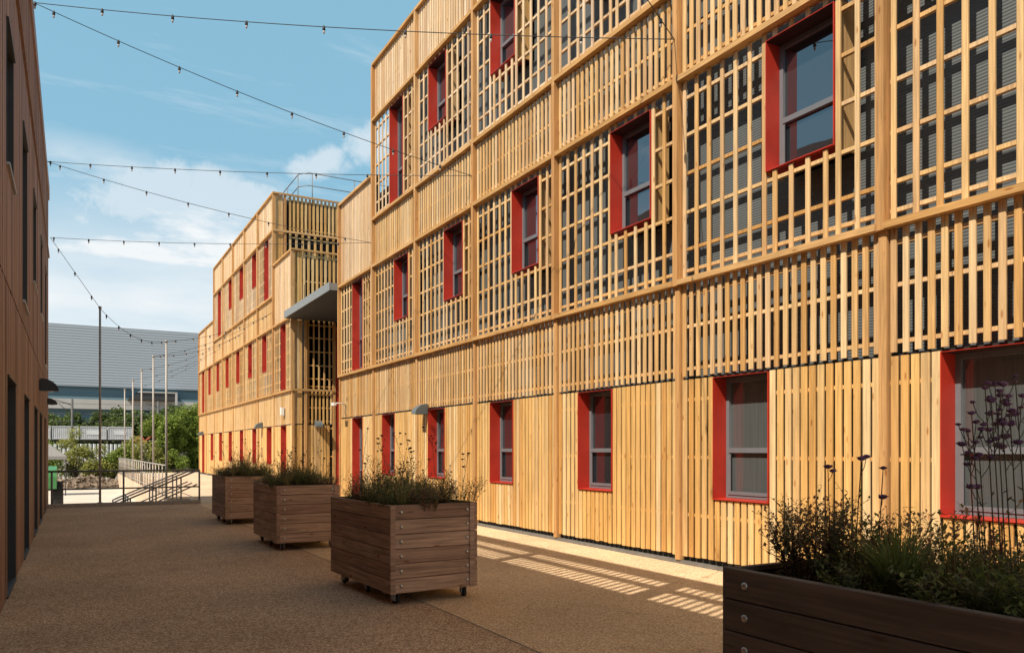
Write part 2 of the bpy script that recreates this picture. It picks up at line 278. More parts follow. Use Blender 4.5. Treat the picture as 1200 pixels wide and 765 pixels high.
# ---------------------------------------------------------------- mesh helpers
class MB:
    def __init__(s): s.v = []; s.f = []; s.mi = []; s.r = []; s.sm = []
    def add(s, vs, fs, r=None, mi=0, smooth=False):
        if r is None: r = rng.random()
        o = len(s.v); s.v += [tuple(v) for v in vs]; s.r += [r] * len(vs)
        for f in fs: s.f.append([i + o for i in f]); s.mi.append(mi); s.sm.append(smooth)
    def box(s, x0, x1, y0, y1, z0, z1, r=None, mi=0):
        v = [(x0, y0, z0), (x1, y0, z0), (x1, y1, z0), (x0, y1, z0), (x0, y0, z1), (x1, y0, z1), (x1, y1, z1), (x0, y1, z1)]
        s.add(v, [(0, 3, 2, 1), (4, 5, 6, 7), (0, 1, 5, 4), (1, 2, 6, 5), (2, 3, 7, 6), (3, 0, 4, 7)], r, mi)
    def prism(s, prof, axis, a0, a1, r=None, mi=0):
        """prof: list of 2D points; axis z: (x,y), axis y: (x,z), axis x: (y,z)"""
        n = len(prof)
        def P(p, a): return (p[0], p[1], a) if axis == 'z' else ((p[0], a, p[1]) if axis == 'y' else (a, p[0], p[1]))
        v = [P(p, a0) for p in prof] + [P(p, a1) for p in prof]
        f = [list(range(n)), list(range(n, 2 * n))[::-1]] + [(i, n + i, n + (i + 1) % n, (i + 1) % n) for i in range(n)]
        s.add(v, f, r, mi)
    def slat(s, xf, th, y0, y1, z0, z1, side=1, r=None, c=.007):
        """vertical slat in the plane x = xf, its face towards -side*x, chamfered"""
        c = min(c, (y1 - y0) * .2); d = side
        prof = [(xf + d * th, y0), (xf + d * c, y0), (xf, y0 + c), (xf, y1 - c), (xf + d * c, y1), (xf + d * th, y1)]
        s.prism(prof, 'z', z0, z1, r)
    def slatx(s, yf, th, x0, x1, z0, z1, r=None, c=.006):
        prof = [(x0, yf + th), (x0, yf + c), (x0 + c, yf), (x1 - c, yf), (x1, yf + c), (x1, yf + th)]
        s.prism(prof, 'z', z0, z1, r)
    def tube(s, pts, rad, n=6, r=None, mi=0, cap=True, smooth=True):
        pts = [Vector(p) for p in pts]
        if not isinstance(rad, (list, tuple)): rad = [rad] * len(pts)
        vs = []; fs = []; prev = None
        for i, p in enumerate(pts):
            d = (pts[min(i + 1, len(pts) - 1)] - pts[max(i - 1, 0)])
            d = d.normalized() if d.length > 1e-9 else Vector((0, 0, 1))
            if prev is None: u = d.orthogonal().normalized()
            else: u = (prev - d * prev.dot(d)); u = u.normalized() if u.length > 1e-6 else d.orthogonal().normalized()
            prev = u; w = d.cross(u)
            for k in range(n):
                a = 2 * math.pi * k / n; vs.append(p + (u * math.cos(a) + w * math.sin(a)) * rad[i])
        for i in range(len(pts) - 1):
            for k in range(n): fs.append((i * n + k, i * n + (k + 1) % n, (i + 1) * n + (k + 1) % n, (i + 1) * n + k))
        if cap: fs.append(tuple(range(n))[::-1]); fs.append(tuple((len(pts) - 1) * n + k for k in range(n)))
        s.add(vs, fs, r, mi, smooth)
    def lathe(s, prof, c, axis=(0, 0, 1), n=12, r=None, mi=0, smooth=True):
        ax = Vector(axis).normalized(); u = ax.orthogonal().normalized(); w = ax.cross(u); c = Vector(c); vs = []; fs = []
        for (rr, h) in prof:
            for k in range(n):
                a = 2 * math.pi * k / n; vs.append(c + ax * h + (u * math.cos(a) + w * math.sin(a)) * rr)
        for i in range(len(prof) - 1):
            for k in range(n): fs.append((i * n + k, i * n + (k + 1) % n, (i + 1) * n + (k + 1) % n, (i + 1) * n + k))
        fs.append(tuple(range(n))[::-1]); fs.append(tuple((len(prof) - 1) * n + k for k in range(n)))
        s.add(vs, fs, r, mi, smooth)
    def leaf(s, p, d, up, ln, wd, r=None, mi=0):
        d = Vector(d).normalized(); sd = d.cross(Vector(up)); sd = sd.normalized() if sd.length > 1e-5 else d.orthogonal().normalized()
        nn = sd.cross(d); p = Vector(p); m = p + d * ln * .45
        s.add([p, m + sd * wd + nn * wd * .35, p + d * ln, m - sd * wd + nn * wd * .35, m], [(0, 4, 1), (4, 2, 1), (0, 3, 4), (4, 3, 2)], r, mi)
    def build(s, name, mats, parent=None, loc=None):
        me = bpy.data.meshes.new(name); me.from_pydata(s.v, [], s.f)
        if not isinstance(mats, (list, tuple)): mats = [mats]
        for m_ in mats: me.materials.append(m_)
        me.polygons.foreach_set('material_index', s.mi); me.polygons.foreach_set('use_smooth', s.sm)
        a = me.attributes.new('rnd', 'FLOAT', 'POINT'); a.data.foreach_set('value', s.r)
        me.update(); o = bpy.data.objects.new(name, me); COL.objects.link(o)
        if parent is not None: o.parent = parent
        if loc: o.location = loc
        return o
def tag(o, label=None, cat=None, group=None, kind=None):
    if label: o['label'] = label
    if cat: o['category'] = cat
    if group: o['group'] = group
    if kind: o['kind'] = kind
    return o
def empty(name, loc=(0, 0, 0), label=None, cat=None, group=None, rz=0):
    o = bpy.data.objects.new(name, None); COL.objects.link(o); o.location = loc; o.rotation_euler = (0, 0, rz); o.empty_display_size = .2
    return tag(o, label, cat, group)
def copy_tree(o, kids, parent=None):
    c = o.copy(); COL.objects.link(c); c.parent = parent
    for ch in kids.get(o.name, []): copy_tree(ch, kids, c)
    return c
def kidmap():
    k = {}
    for o in bpy.data.objects:
        if o.parent: k.setdefault(o.parent.name, []).append(o)
    return k

# ---------------------------------------------------------------- ground
XF = 7.45; XL = -0.61
b = MB(); b.add([(-900, -300, -.9), (1500, -300, -.9), (1500, 2500, -.9), (-900, 2500, -.9)], [(0, 1, 2, 3)]); tag(b.build('ground', M['earth']), kind='structure')
b = MB(); b.add([(-40, 20, -.896), (40, 20, -.896), (40, 66, -.896), (-40, 66, -.896)], [(0, 1, 2, 3)]); tag(b.build('yard', M['yard']), kind='structure')
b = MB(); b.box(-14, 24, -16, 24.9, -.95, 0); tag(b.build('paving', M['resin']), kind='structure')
b = MB(); b.box(3.35, 24, 24.905, 27.7, -.95, 0); b.box(2.7, 24, 27.705, 60, -.95, 0); tag(b.build('walkway', M['resin_pale']), kind='structure')
b = MB(); b.box(XL - .5, 3.345, 24.91, 25.12, -.95, .10); tag(b.build('kerb', M['kerb']), kind='structure')
b = MB()
for i in range(6): b.box(3.34 - .36 * (i + 1), 3.34 - .36 * i, 25.13, 27.69, -.95, -.0 - .15 * (i + 1) + .0)
for i in range(6): b.box(3.34 - .36 * (i + 1) + 0.0, 3.34 - .36 * (i + 1) + .05, 25.2, 27.6, -.15 * (i + 1) + .003, -.15 * (i + 1) + .006, mi=1)
tag(b.build('steps', [M['conc'], M['yellow']]), kind='structure')
# expansion joint in the paving; beyond it reflected sunlight put into the sheet's colour
b = MB(); b.add([(3.22, -16, .004), (7.44, -16, .004), (7.44, 24.88, .004), (3.22, 24.88, .004)], [(0, 1, 2, 3)]); tag(b.build('paving_bounce_lit_lane', M['resin_bounce_lit']), kind='structure')
b = MB(); b.box(3.212, 3.219, -16, 24.88, .001, .005); tag(b.build('paving_joint', M['kerb']), kind='structure')

# ---------------------------------------------------------------- timber building
S0 = 2.03; BAY = 3.19
def holes_split(z0, z1, y0, y1, holes):
    """z intervals left over for a slat between y0 and y1"""
    iv = [(z0, z1)]
    for (hy0, hy1, hz0, hz1) in holes:
        if y1 > hy0 and y0 < hy1:
            nv = []
            for a, c in iv:
                if hz0 > a + .03: nv.append((a, min(c, hz0)))
                if hz1 < c - .03: nv.append((max(a, hz1), c))
                if hz0 <= a and hz1 <= a or hz0 >= c: nv.append((a, c))
            iv = nv
    return [q for q in iv if q[1] - q[0] > .04]
def slat_panel(par, y0, y1, z0, z1, n, w, holes, mat, name='slat_screen', battens=(), jit=.0, xf=XF, label=None):
    bm = MB(); a = y0 + .06; c = y1 - .06
    hs = [(h[0] + .0, h[1] - .0, h[2], h[3]) for h in holes]
    pitch0 = (c - a - w) / (n - 1)
    cuts = [(a, c, None)]
    if hs:
        h = hs[0]; cuts = [(a, h[0] - .016, None), (h[0] - .004, h[1] + .004, h), (h[1] + .016, c, None)]
    for (p0, p1, h) in cuts:
        if p1 - p0 < w * .6: continue
        m_ = max(1, int(round((p1 - p0 + pitch0 - w) / pitch0))) if p1 - p0 > w * 1.5 else 1
        if h: m_ = max(2, int(round((p1 - p0) / pitch0)))
        ww = min(w, p1 - p0); st = (p1 - p0 - ww) / (m_ - 1) if m_ > 1 else 0
        if h: st = (p1 - p0) / m_
        for i in range(m_):
            ya = p0 + i * st + ((st - ww) / 2 if h else 0); yb = ya + ww
            iv = [(z0, z1)] if not h else [q for q in ((z0, min(z1, h[2] - .02)), (max(z0, h[3] + .02), z1)) if q[1] - q[0] > .04]
            for (p, q) in iv:
                dz = rng.uniform(-.008, .008) if p == z0 else 0
                bm.slat(xf + rng.uniform(-.002, .002), .027, ya + rng.uniform(0, .005), yb - rng.uniform(0, .006), p + dz, q)
    for zb in battens:
        segs = [(a - .05, c + .05)]
        for (hy0, hy1, hz0, hz1) in hs:
            if hz0 - .04 < zb < hz1 + .02:
                segs = [s_ for g in segs for s_ in ((g[0], min(g[1], hy0 - .01)), (max(g[0], hy1 + .01), g[1])) if s_[1] - s_[0] > .05]
        for (p, q) in segs: bm.box(xf + .030, xf + .075, p, q, zb - .022, zb + .022)
    return bm.build(name, mat, par)
def window(par, y0, y1, z0, z1, blind=False, xf=XF, depth=.30, tall=False, dark=False):
    w = MB(); t_ = .010; xo = xf - .012; xi = xf + depth
    w.box(xo, xi, y0 - t_, y0, z0 - t_, z1 + t_); w.box(xo, xi, y1, y1 + t_, z0 - t_, z1 + t_)
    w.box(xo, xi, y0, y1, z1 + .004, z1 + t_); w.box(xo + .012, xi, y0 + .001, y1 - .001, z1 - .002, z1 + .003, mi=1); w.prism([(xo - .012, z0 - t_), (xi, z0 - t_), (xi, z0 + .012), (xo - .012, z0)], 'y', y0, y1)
    wo = w.build('window', [M['red'], M['red_shade']], par)
    if z0 > 3:
        for ya_, yb_ in ((y0 - .045, y0 - .012), (y1 + .012, y1 + .045)): lb = MB(); lb.box(xf + .045, xi + .02, ya_, yb_, z0 - .05, z1 + .03); lb.build('timber_reveal', M['larch_mid'], wo)
    f = MB(); fw = .055; x0, x1 = xi - .075, xi - .01
    f.box(x0, x1, y0, y0 + fw, z0 + .012, z1); f.box(x0, x1, y1 - fw, y1, z0 + .012, z1)
    f.box(x0, x1, y0 + fw, y1 - fw, z0 + .012, z0 + .012 + fw); f.box(x0, x1, y0 + fw, y1 - fw, z1 - fw, z1)
    zt = z0 + (z1 - z0) * (.40 if not tall else .36)
    f.box(x0 - .012, x1, y0 + fw, y1 - fw, zt - .03, zt + .035)
    # opening lower sash
    f.box(x0 - .012, x0, y0 + fw - .015, y0 + fw + .035, z0 + fw, zt - .045); f.box(x0 - .012, x0, y1 - fw - .035, y1 - fw + .015, z0 + fw, zt - .045)
    f.box(x0 - .012, x0, y0 + fw + .035, y1 - fw - .035, z0 + fw, z0 + fw + .045)
    f.build('window_frame', M['frame'], wo)
    g = MB(); g.box(xi - .035, xi - .02, y0 + .03, y1 - .03, z0 + .03, z1 - .03)
    g.build('glass_pane', M['glass_blind'] if blind else M['glass'], wo)
    return wo
def lining(par, y0, y1, z0, z1, holes, x, mat, name='lining'):
    bm = MB(); ys = y0
    for (a, c, p, q) in sorted(holes):
        bm.box(x, x + .02, ys, a - .02, z0, z1); 
        if p - .02 > z0: bm.box(x, x + .02, a - .02, c + .02, z0, p - .02)
        if q + .02 < z1: bm.box(x, x + .02, a - .02, c + .02, q + .02, z1)
        ys = c + .02
    bm.box(x, x + .02, ys, y1, z0, z1)
    return bm.build(name, mat, par)
ZL1, ZL2, ZL3, ZL4 = 3.90, 6.74, 8.06, 10.86
def facade(par, start, bays, wins, low, y_off=0):
    """wins[(bay, level)] = (off0, off1, z0, z1); low = bays with two storeys only"""
    for k in bays:
        y0 = start + BAY * k; y1 = y0 + BAY
        H = lambda lv: [(y0 + w[0], y0 + w[1], w[2], w[3]) for (kk, ll), w in wins.items() if kk == k and ll == lv]
        hg, h1, h2 = H(0), H(1), H(2)
        slat_panel(par, y0, y1, .125, 2.575, 27, .093, hg, M['larch'], 'timber_cladding', battens=(.7, 1.5, 2.3))
        lining(par, y0, y1, .0, 2.6, hg, XF + .07, M['black'], 'backing_sheet')
        slat_panel(par, y0, y1, 2.615, ZL1, 23, .075, [], M['larch_mid'], battens=(2.73, 3.32, 3.76))
        slat_panel(par, y0, y1, ZL1 + .09, ZL2, 13, .067, h1, M['larch_mid'], battens=(4.10, 4.40, 4.92, 5.46, 6.0, 6.52))
        lining(par, y0, y1, 2.62, ZL3, h1, XF + .44, M['lining'])
        if k in low:
            slat_panel(par, y0, y1, ZL2 + .09, 9.34, 23, .10, [], M['larch_top'], battens=(7.1, 8.2, 9.2))
            lining(par, y0, y1, ZL3, 9.3, [], XF + .14, M['lining'])
        else:
            slat_panel(par, y0, y1, ZL2 + .09, ZL3, 23, .075, [], M['larch_mid'], battens=(6.95, 7.45, 7.95))
            slat_panel(par, y0, y1, ZL3 + .09, ZL4, 13, .067, h2, M['larch_top'], battens=(8.27, 8.58, 9.1, 9.64, 10.18, 10.68))
            slat_panel(par, y0, y1, ZL4 + .09, 12.44, 23, .095, [], M['larch_top'], battens=(11.1, 11.7, 12.3))
            lining(par, y0, y1, ZL3, 12.4, h2, XF + .44, M['lining'])
        for lv, hh in ((0, hg), (1, h1), (2, h2)):
            for (a, c, p, q) in hh: window(par, a, c, p, q, blind=(lv == 0 and k < 2 and start < 10), tall=(q - p) > 2)
    ks = list(bays)
    zs = [ZL1, ZL2]
    for k in ks:
        y0 = start + BAY * k + .05; y1 = y0 + BAY - .10
        for z in ([ZL1, ZL2] if k in low else [ZL1, ZL2, ZL3, ZL4]):
            l = MB(); l.box(XF - .095, XF + .05, y0, y1, z + .005, z + .078); l.build('ledge', M['larch_ledge'], par)
        l = MB(); zt = 9.35 if k in low else 12.45
        l.box(XF - .085, XF + .2, y0 - .05, y1 + .05, zt, zt + .07); l.build('coping', M['larch_ledge'], par)
    for k in ks + [ks[-1] + 1]:
        y = start + BAY * k
        tall = (k not in low and k <= ks[-1]) or ((k - 1) not in low and (k - 1) >= ks[0])
        zt = 12.44 if tall else 9.34
        p = MB(); zz = [.06, ZL1, 8.0, zt]
        for a, c in zip(zz[:-1], zz[1:]):
            if c > a + .1: p.box(XF - (.035 if a < .2 else .085), XF + .06, y - .046, y + .046, a, min(c, zt) - .004)
        p.build('post', M['larch_post'], par)

# --- near building
near = empty('timber_building', (XF, S0, 0), 'long three-storey building clad in sunlit larch slats filling the right side', 'building')
near_off = Vector((XF, S0, 0))
def rel(o_parent, since):
    pass
GW = {}
for k in (-2, -1, 1, 2, 3, 4, 5): GW[(k, 0)] = (1.58, 2.51, .95, 2.555)
GW[(0, 0)] = (.76, 2.57, .95, 2.555); GW[(6, 0)] = (1.02, 1.95, .12, 2.555)
for k in (-2, -1, 1, 2, 3, 4, 5): GW[(k, 1)] = (.63, 1.60, 5.03, 6.62)
GW[(6, 1)] = (1.03, 1.96, 4.03, 6.68)
for k in (-2, -1, 1, 2, 3, 4): GW[(k, 2)] = (1.51, 2.49, 9.25, 10.78)
GW[(5, 2)] = (.99, 1.93, 8.2, 10.79)
holder_near = near; near.location = (0, 0, 0)
facade(near, S0, range(-2, 7), GW, low={6})
yE = S0 + BAY * 7
c_ = MB(); c_.box(XF + .48, 19, S0 - BAY * 2, yE - .01, .0, 9.2); c_.box(XF + .48, 19, S0 - BAY * 2, yE - BAY - .01, 9.2, 12.4); c_.build('wall_core', M['black'], near)
# gable return towards the entrance recess
g = MB(); n = 60
for i in range(int((19 - XF - .1) / .13)):
    x = XF + .08 + i * .13; g.box(x, x + .10, yE + .01, yE + .035, .1, 9.34)
g.build('gable_cladding', M['larch_mid'], near)
g = MB(); g.box(XF - .012, XF + .068, S0 - 2 * BAY, yE, 0.0, .055); g.build('plinth', M['plinth'], near)
# --- far building
far = empty('timber_building', (0, 0, 0), 'further larch-clad block beyond the grey canopy with narrow red windows', 'building')
F0 = 30.54; FW = {}
FW[(0, 0)] = (1.08, 1.95, .15, 2.56); FW[(7, 0)] = (.95, 1.9, .15, 2.56)
for k in range(1, 7): FW[(k, 0)] = (.53, 1.40, 1.0, 2.56)
FW[(0, 1)] = (1.13, 1.98, 4.06, 6.68); FW[(7, 1)] = (.95, 1.85, 4.06, 6.68)
for k in range(1, 7): FW[(k, 1)] = (1.51, 2.36, 5.08, 6.68)
FW[(1, 2)] = (1.09, 1.93, 8.2, 10.79); FW[(5, 2)] = (.86, 1.85, 8.2, 10.79)
for k in (2, 3, 4): FW[(k, 2)] = (.53, 1.42, 9.25, 10.79)
facade(far, F0, range(0, 8), FW, low={0, 6, 7})
c_ = MB(); yF = F0 + BAY * 8
c_.box(XF + .48, 19, F0 + .3, yF - .01, 0, 9.2); c_.box(XF + .48, 19, F0 + BAY + .3, F0 + 6 * BAY, 9.2, 12.35); c_.build('wall_core', M['black'], far)
g = MB(); g.box(XF - .012, XF + .068, F0, yF, 0.0, .055); g.build('plinth', M['plinth'], far)
def gable(par, yf, xa, xb, z0, z1, pitch, w, mat, ledges, battens, name='slat_screen', th=.026):
    g = MB(); x = xa
    while x < xb - w: g.slatx(yf, th, x, x + w, z0, z1); x += pitch
    for z in battens: g.box(xa, xb, yf + .03, yf + .066, z - .022, z + .022)
    return g.build(name, mat, par)
X2 = 9.03
# narrow return, then a post, then the main end panel
for (z0, z1, nm, mt, p_, w_) in ((.1, 2.575, 'timber_cladding', 'larch', .128, .105), (2.62, ZL1, 'slat_screen', 'larch_mid', .15, .07), (ZL1 + .09, ZL2, 'slat_screen', 'larch_mid', .21, .065)):
    gable(far, F0 - .0, XF + .06, XF + .42, z0, z1, .105, .098, M['larch'], [], (z0 + .2, z1 - .2), nm)
    gable(far, F0 - .0, XF + .58, X2, z0, z1, p_, w_, M['larch'], [], (z0 + .12, (z0 + z1) / 2, z1 - .12) if z0 < 3.9 else (4.1, 4.4, 4.92, 5.46, 6.0, 6.5), nm)
gable(far, F0, XF + .06, XF + .38, ZL2 + .09, 9.34, .105, .098, M['larch'], [], (7.1, 8.2, 9.2))
gable(far, F0, XF + .40, 9.35, ZL2 + .09, 9.34, .17, .09, M['larch'], [], (7.1, 8.2, 9.2))
g = MB(); g.box(XF + .44, XF + .55, F0 - .05, F0 + .06, .05, 6.74); g.box(X2, X2 + .1, F0 - .05, F0 + .06, .05, 6.74); g.build('post', M['larch_post'], far)
for z in (ZL1, ZL2): g = MB(); g.box(XF - .075, X2 + .1, F0 - .085, F0 - .052, z, z + .085); g.build('ledge', M['larch_ledge'], far)
g = MB(); g.box(XF - .085, 9.4, F0 - .085, F0 + .0, 9.352, 9.42); g.build('coping', M['larch_ledge'], far)
g = MB(); g.box(XF + .05, 9.4, F0 + .07, F0 + .09, 0, 2.6); g.box(XF + .2, 9.4, F0 + .3, F0 + .32, 2.6, 6.8); g.box(XF + .2, 9.4, F0 + 1.6, F0 + 1.62, 6.8, 9.1); g.build('backing_sheet', M['black'], far)
Y2 = F0 + BAY
gable(far, Y2, XF + .06, XF + .38, ZL3 + .09, ZL4, .105, .098, M['larch'], [], (9., 10.))
gable(far, Y2, XF + .06, XF + .38, ZL4 + .09, 12.44, .105, .098, M['larch'], [], (11.1, 12.3))
gable(far, Y2, XF + .62, 12, ZL3 + .09, ZL4, .27, .10, M['larch'], [], (8.27, 9.1, 10.0, 10.7))
gable(far, Y2, XF + .62, 12, ZL4 + .09, 12.44, .17, .095, M['larch'], [], (11.1, 12.3))
g = MB(); g.box(XF + .40, XF + .50, Y2 - .05, Y2 + .06, 9.4, 12.44); g.build('post', M['larch_post'], far)
g = MB(); g.box(XF - .075, 12, Y2 - .085, Y2 - .052, ZL4, ZL4 + .085); g.build('ledge', M['larch_ledge'], far)
g = MB(); g.box(XF - .085, 12, Y2 - .085, Y2 + .0, 12.452, 12.52); g.build('coping', M['larch_ledge'], far)
# guard rail on the roof
g = MB(); ya = Y2 + .3; xr = 8.65
g.tube([(xr, ya + 9, 13.7), (xr, ya + .4, 13.7), (xr + .35, ya, 13.7), (14, ya, 13.7)], .02); g.tube([(xr, ya + 9, 13.15), (xr, ya + .4, 13.15), (xr + .35, ya, 13.15), (14, ya, 13.15)], .02)
for x, y in [(xr + .5, ya), (xr + 2.4, ya), (xr + 4.3, ya), (xr, ya + .5), (xr, ya + 2.4), (xr, ya + 4.5)]: g.tube([(x, y, 12.3), (x, y, 13.7)], .018)
g.build('roof_guardrail', M['railmetal'], far)
# entrance link between both buildings
link = empty('entrance_link', (0, 0, 0), 'dark recessed glazed entrance beneath the grey canopy', 'building')
g = MB(); g.box(9.5, 19, yE + .05, F0 + .2, 0, 6.66); g.build('wall', M['dark'], link)
g = MB(); g.box(9.42, 9.49, yE + .1, F0 - .1, 0.02, 2.5); g.build('glass_door', M['glass_dark'], link)
for y in (yE + .15, yE + 1.6, yE + 3.1, yE + 4.6, F0 - .2):
    g = MB(); g.box(9.34, 9.41, y, y + .06, .02, 6.6); g.build('mullion', M['frame'], link)
g = MB(); g.box(9.15, 9.3, F0 - .02, F0 + .06, .02, 6.5); g.build('red_jamb', M['red'], link)
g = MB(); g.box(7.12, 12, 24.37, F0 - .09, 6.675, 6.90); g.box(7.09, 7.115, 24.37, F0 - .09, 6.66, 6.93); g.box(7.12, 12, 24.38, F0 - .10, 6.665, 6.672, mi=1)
g.build('canopy', [M['canopy'], M['canopy_under']], link)

# --- brown building on the left
brown = empty('timber_building', (0, 0, 0), 'shaded brown timber-clad building along the left edge with tall dark openings', 'building')
YL0, YL1 = -8.0, 26.3
LO = [(y, y + 1.45, 0.0, 2.41) for y in (-2.8, .4, 3.6, 6.8, 9.94, 13.34, 16.8, 19.45, 22.65)]
LU = [(9.88, 11.0, 4.66, 6.22), (12.9, 14.2, 3.70, 6.22), (16.3, 17.6, 4.61, 6.26), (19.9, 21.0, 4.58, 6.3), (23.1, 24.3, 3.77, 6.28), (6.7, 7.9, 4.66, 6.22), (3.4, 4.6, 3.7, 6.22), (.2, 1.4, 4.6, 6.22), (-3, -1.8, 4.6, 6.22)]
def brown_panel(z0, z1, holes, seed):
    bm = MB(); y = YL0
    while y < YL1 - .05:
        w = .098
        for (p, q) in holes_split(z0, z1, y + .03, y + w - .03, holes): bm.slat(XL + rng.uniform(-.003, .003), .03, y, y + w, p, q, side=-1, c=.008)
        y += .108
    return bm
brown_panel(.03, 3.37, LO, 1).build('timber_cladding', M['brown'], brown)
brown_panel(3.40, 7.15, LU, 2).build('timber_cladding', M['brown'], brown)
bm = MB(); y = YL0
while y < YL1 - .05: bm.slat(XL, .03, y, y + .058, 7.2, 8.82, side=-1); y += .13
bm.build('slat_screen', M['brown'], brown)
bm = MB(); bm.box(XL - .1, XL - .032, YL0, YL1, 7.2, 7.63); bm.box(XL - .1, XL - .032, YL0, YL1, 8.24, 8.41); bm.box(XL - .12, XL + .03, YL0, YL1, 8.83, 9.2); bm.build('screen_rail', M['brown'], brown)
k = 0
while 4.1 + 3.2 * k - 9.6 < YL1:
    yy = 4.1 + 3.2 * k - 9.6; bm = MB(); bm.box(XL - .16, XL - .11, yy, yy + .22, 7.2, 9.15); bm.build('post', M['brown'], brown); k += 1
bm = MB(); bm.box(XL - .06, XL + .035, YL0, YL1, 7.155, 7.19); bm.build('ledge', M['brown'], brown)
bm = MB()
for z0, z1, hh in ((0, 3.385, LO), (3.39, 7.15, LU)):
    ys = YL0
    for (a, c, p, q) in sorted(hh):
        bm.box(XL - .08, XL - .035, ys, a, z0, z1)
        if p > z0 + .02: bm.box(XL - .08, XL - .035, a, c, z0, p)
        bm.box(XL - .08, XL - .035, a, c, q, z1); ys = c
    bm.box(XL - .08, XL - .035, ys, YL1, z0, z1)
bm.build('backing_sheet', M['black'], brown)
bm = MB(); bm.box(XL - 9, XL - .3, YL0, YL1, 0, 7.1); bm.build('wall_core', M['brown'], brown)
bm = MB(); y = XL - 9
while y < XL - .12: bm.box(y, y + .1, YL1 - .03, YL1, .03, 7.6); y += .108
bm.build('gable_cladding', M['brown'], brown)
for (a, c, p, q) in LO + LU:
    w = MB(); t_ = .02; x0, x1 = XL - .28, XL - .0
    w.box(x0, x1, a, a + t_, p + .01, q); w.box(x0, x1, c - t_, c, p + .01, q); w.box(x0, x1 + .02, a, c, q - t_, q + .0)
    if p > .1: w.box(x0, x1 + .03, a - .01, c + .01, p - .02, p + .01, mi=1)
    else: w.box(x0, x1 + .01, a, c, .004, .03, mi=1)
    wo_ = w.build('door' if p < .1 else 'window', [M['dark'], M['steel'] if p > .1 else M['dark']], brown)
    g = MB(); g.box(XL - .26, XL - .24, a + t_, c - t_, p + .03, q - t_); g.build('glass_pane', M['glass_dark'], wo_)

# ---------------------------------------------------------------- wall lamps
def wall_lamp(loc, rz, mat, label, group=None, s=1.0):
    """quarter-round bulkhead hood, projecting along local -x"""
    e = empty('wall_lamp', loc, label, 'wall lamp', group, rz)
    b = MB(); n = 8; w = .13 * s; R_ = .32 * s; H = .25 * s
    prof = [(0, 0)] + [(-R_ * math.sin(i * math.pi / 2 / n) , H * (math.cos(i * math.pi / 2 / n))) for i in range(n + 1)]
    pr = [(p[0], p[1]) for p in prof]
    b.prism([(x, z) for x, z in pr], 'y', -w, w); b.build('hood', mat, e)
    b = MB(); b.box(-.03, .05, -w * .7, w * .7, .02, H * .9); b.build('back_plate', mat, e)
    b = MB(); b.box(-R_ * .7, -.04, -w * .8, w * .8, -.012, -.002); b.build('diffuser', M['clearbulb'], e)
    return e
wall_lamp((XF - .02, 17.42, 2.46), 0, M['lampgrey'], 'grey quarter-round wall lamp high between two red ground floor windows of the near facade')
wall_lamp((8.42, F0 - .02, 2.50), math.pi / 2, M['lampgrey'], 'grey round wall lamp on the end wall facing the camera, casting a long shadow', s=1.0)
wall_lamp((XF - .02, 36.1, 2.58), 0, M['lampgrey'], 'small grey wall lamp on the far block above its third red window', s=1.0)
wall_lamp((XF - .02, 54.3, 2.55), 0, M['lampgrey'], 'small grey wall lamp at the furthest corner of the far block')
wall_lamp((XL + .02, 19.3, 2.85), math.pi, M['dark'], 'black quarter-round wall lamp on the brown building, the larger and nearer one', s=1.05)
wall_lamp((XL + .02, 25.2, 2.86), math.pi, M['dark'], 'smaller black wall lamp at the far end of the brown building', s=.7)
# cctv cameras
def cctv(loc, label, arm=.45):
    e = empty('security_camera', loc, label, 'camera')
    b = MB(); b.tube([(0, 0, 0), (-arm * .5, 0, .05), (-arm, 0, .04)], .018); b.build('bracket', M['white'], e)
    b = MB(); b.box(-arm - .03, -arm + .05, -.3, -.02, -.04, .05); b.build('housing', M['white'], e)
    b = MB(); b.tube([(-.02, 0, 0), (-.03, 0, -.25), (-.01, 0, -.32)], .01); b.build('cable', M['mast'], e)
    return e
cctv((XF - .02, 23.7, 3.0), 'white security camera on a bracket at the near end of the canopy corner')
e = empty('alarm_box', (XF - .03, 31.9, 3.15), 'small white box mounted on the far block beside its corner', 'alarm box')
b = MB(); b.prism([(-.12, -.14), (0, -.18), (0, .16), (-.12, .16)], 'y', -.1, .1); b.build('case', M['white'], e)

# ---------------------------------------------------------------- string lights
def strand(A, B, sag, label, n_b, first=.5, cat='string light'):
    A = Vector(A); B = Vector(B); e = empty('string_light', tuple(A), label, cat, 'festoon string lights')
    N = 40
    P = lambda t: (B - A) * t - Vector((0, 0, 1)) * sag * 4 * t * (1 - t)
    b = MB(); b.tube([P(i / N) for i in range(N + 1)], .0068, n=5); b.build('cable', M['cable'], e)
    for i in range(n_b):
        t = (i + first) / n_b; p = P(t)
        s_ = MB(); s_.lathe([(.012, .016), (.022, .0), (.024, -.048), (.019, -.056)], p, n=8); so = s_.build('lamp_holder', M['cable'], e)
        g = MB(); g.lathe([(.011, -.054), (.016, -.068), (.017, -.085), (.011, -.105), (.003, -.11)], p, n=8); g.build('bulb', M['clearbulb'], so)
    return e
L0 = (-.58, 15.64, 9.25); L1 = (-.58, 23.3, 9.0); L2 = (-.56, 26.25, 7.75); Lm = (-.58, 4.2, 9.2)
R1 = (7.36, 8.41, 7.36); R3 = (7.36, 14.79, 7.40); R5 = (7.36, 21.17, 7.46)
strand(L0, R1, .12, 'topmost string of bulbs crossing the sky from the brown roof to the near timber post', 8, .02)
strand(L0, R3, .16, 'string of bulbs dropping steeply from the top left to the middle of the timber facade', 8, .3)
strand(L1, R3, .09, 'nearly level string of bulbs crossing above the roof guardrail', 9, .1)
strand(L1, R5, .17, 'string of bulbs slanting down in front of the set-back upper storey', 8, .3)
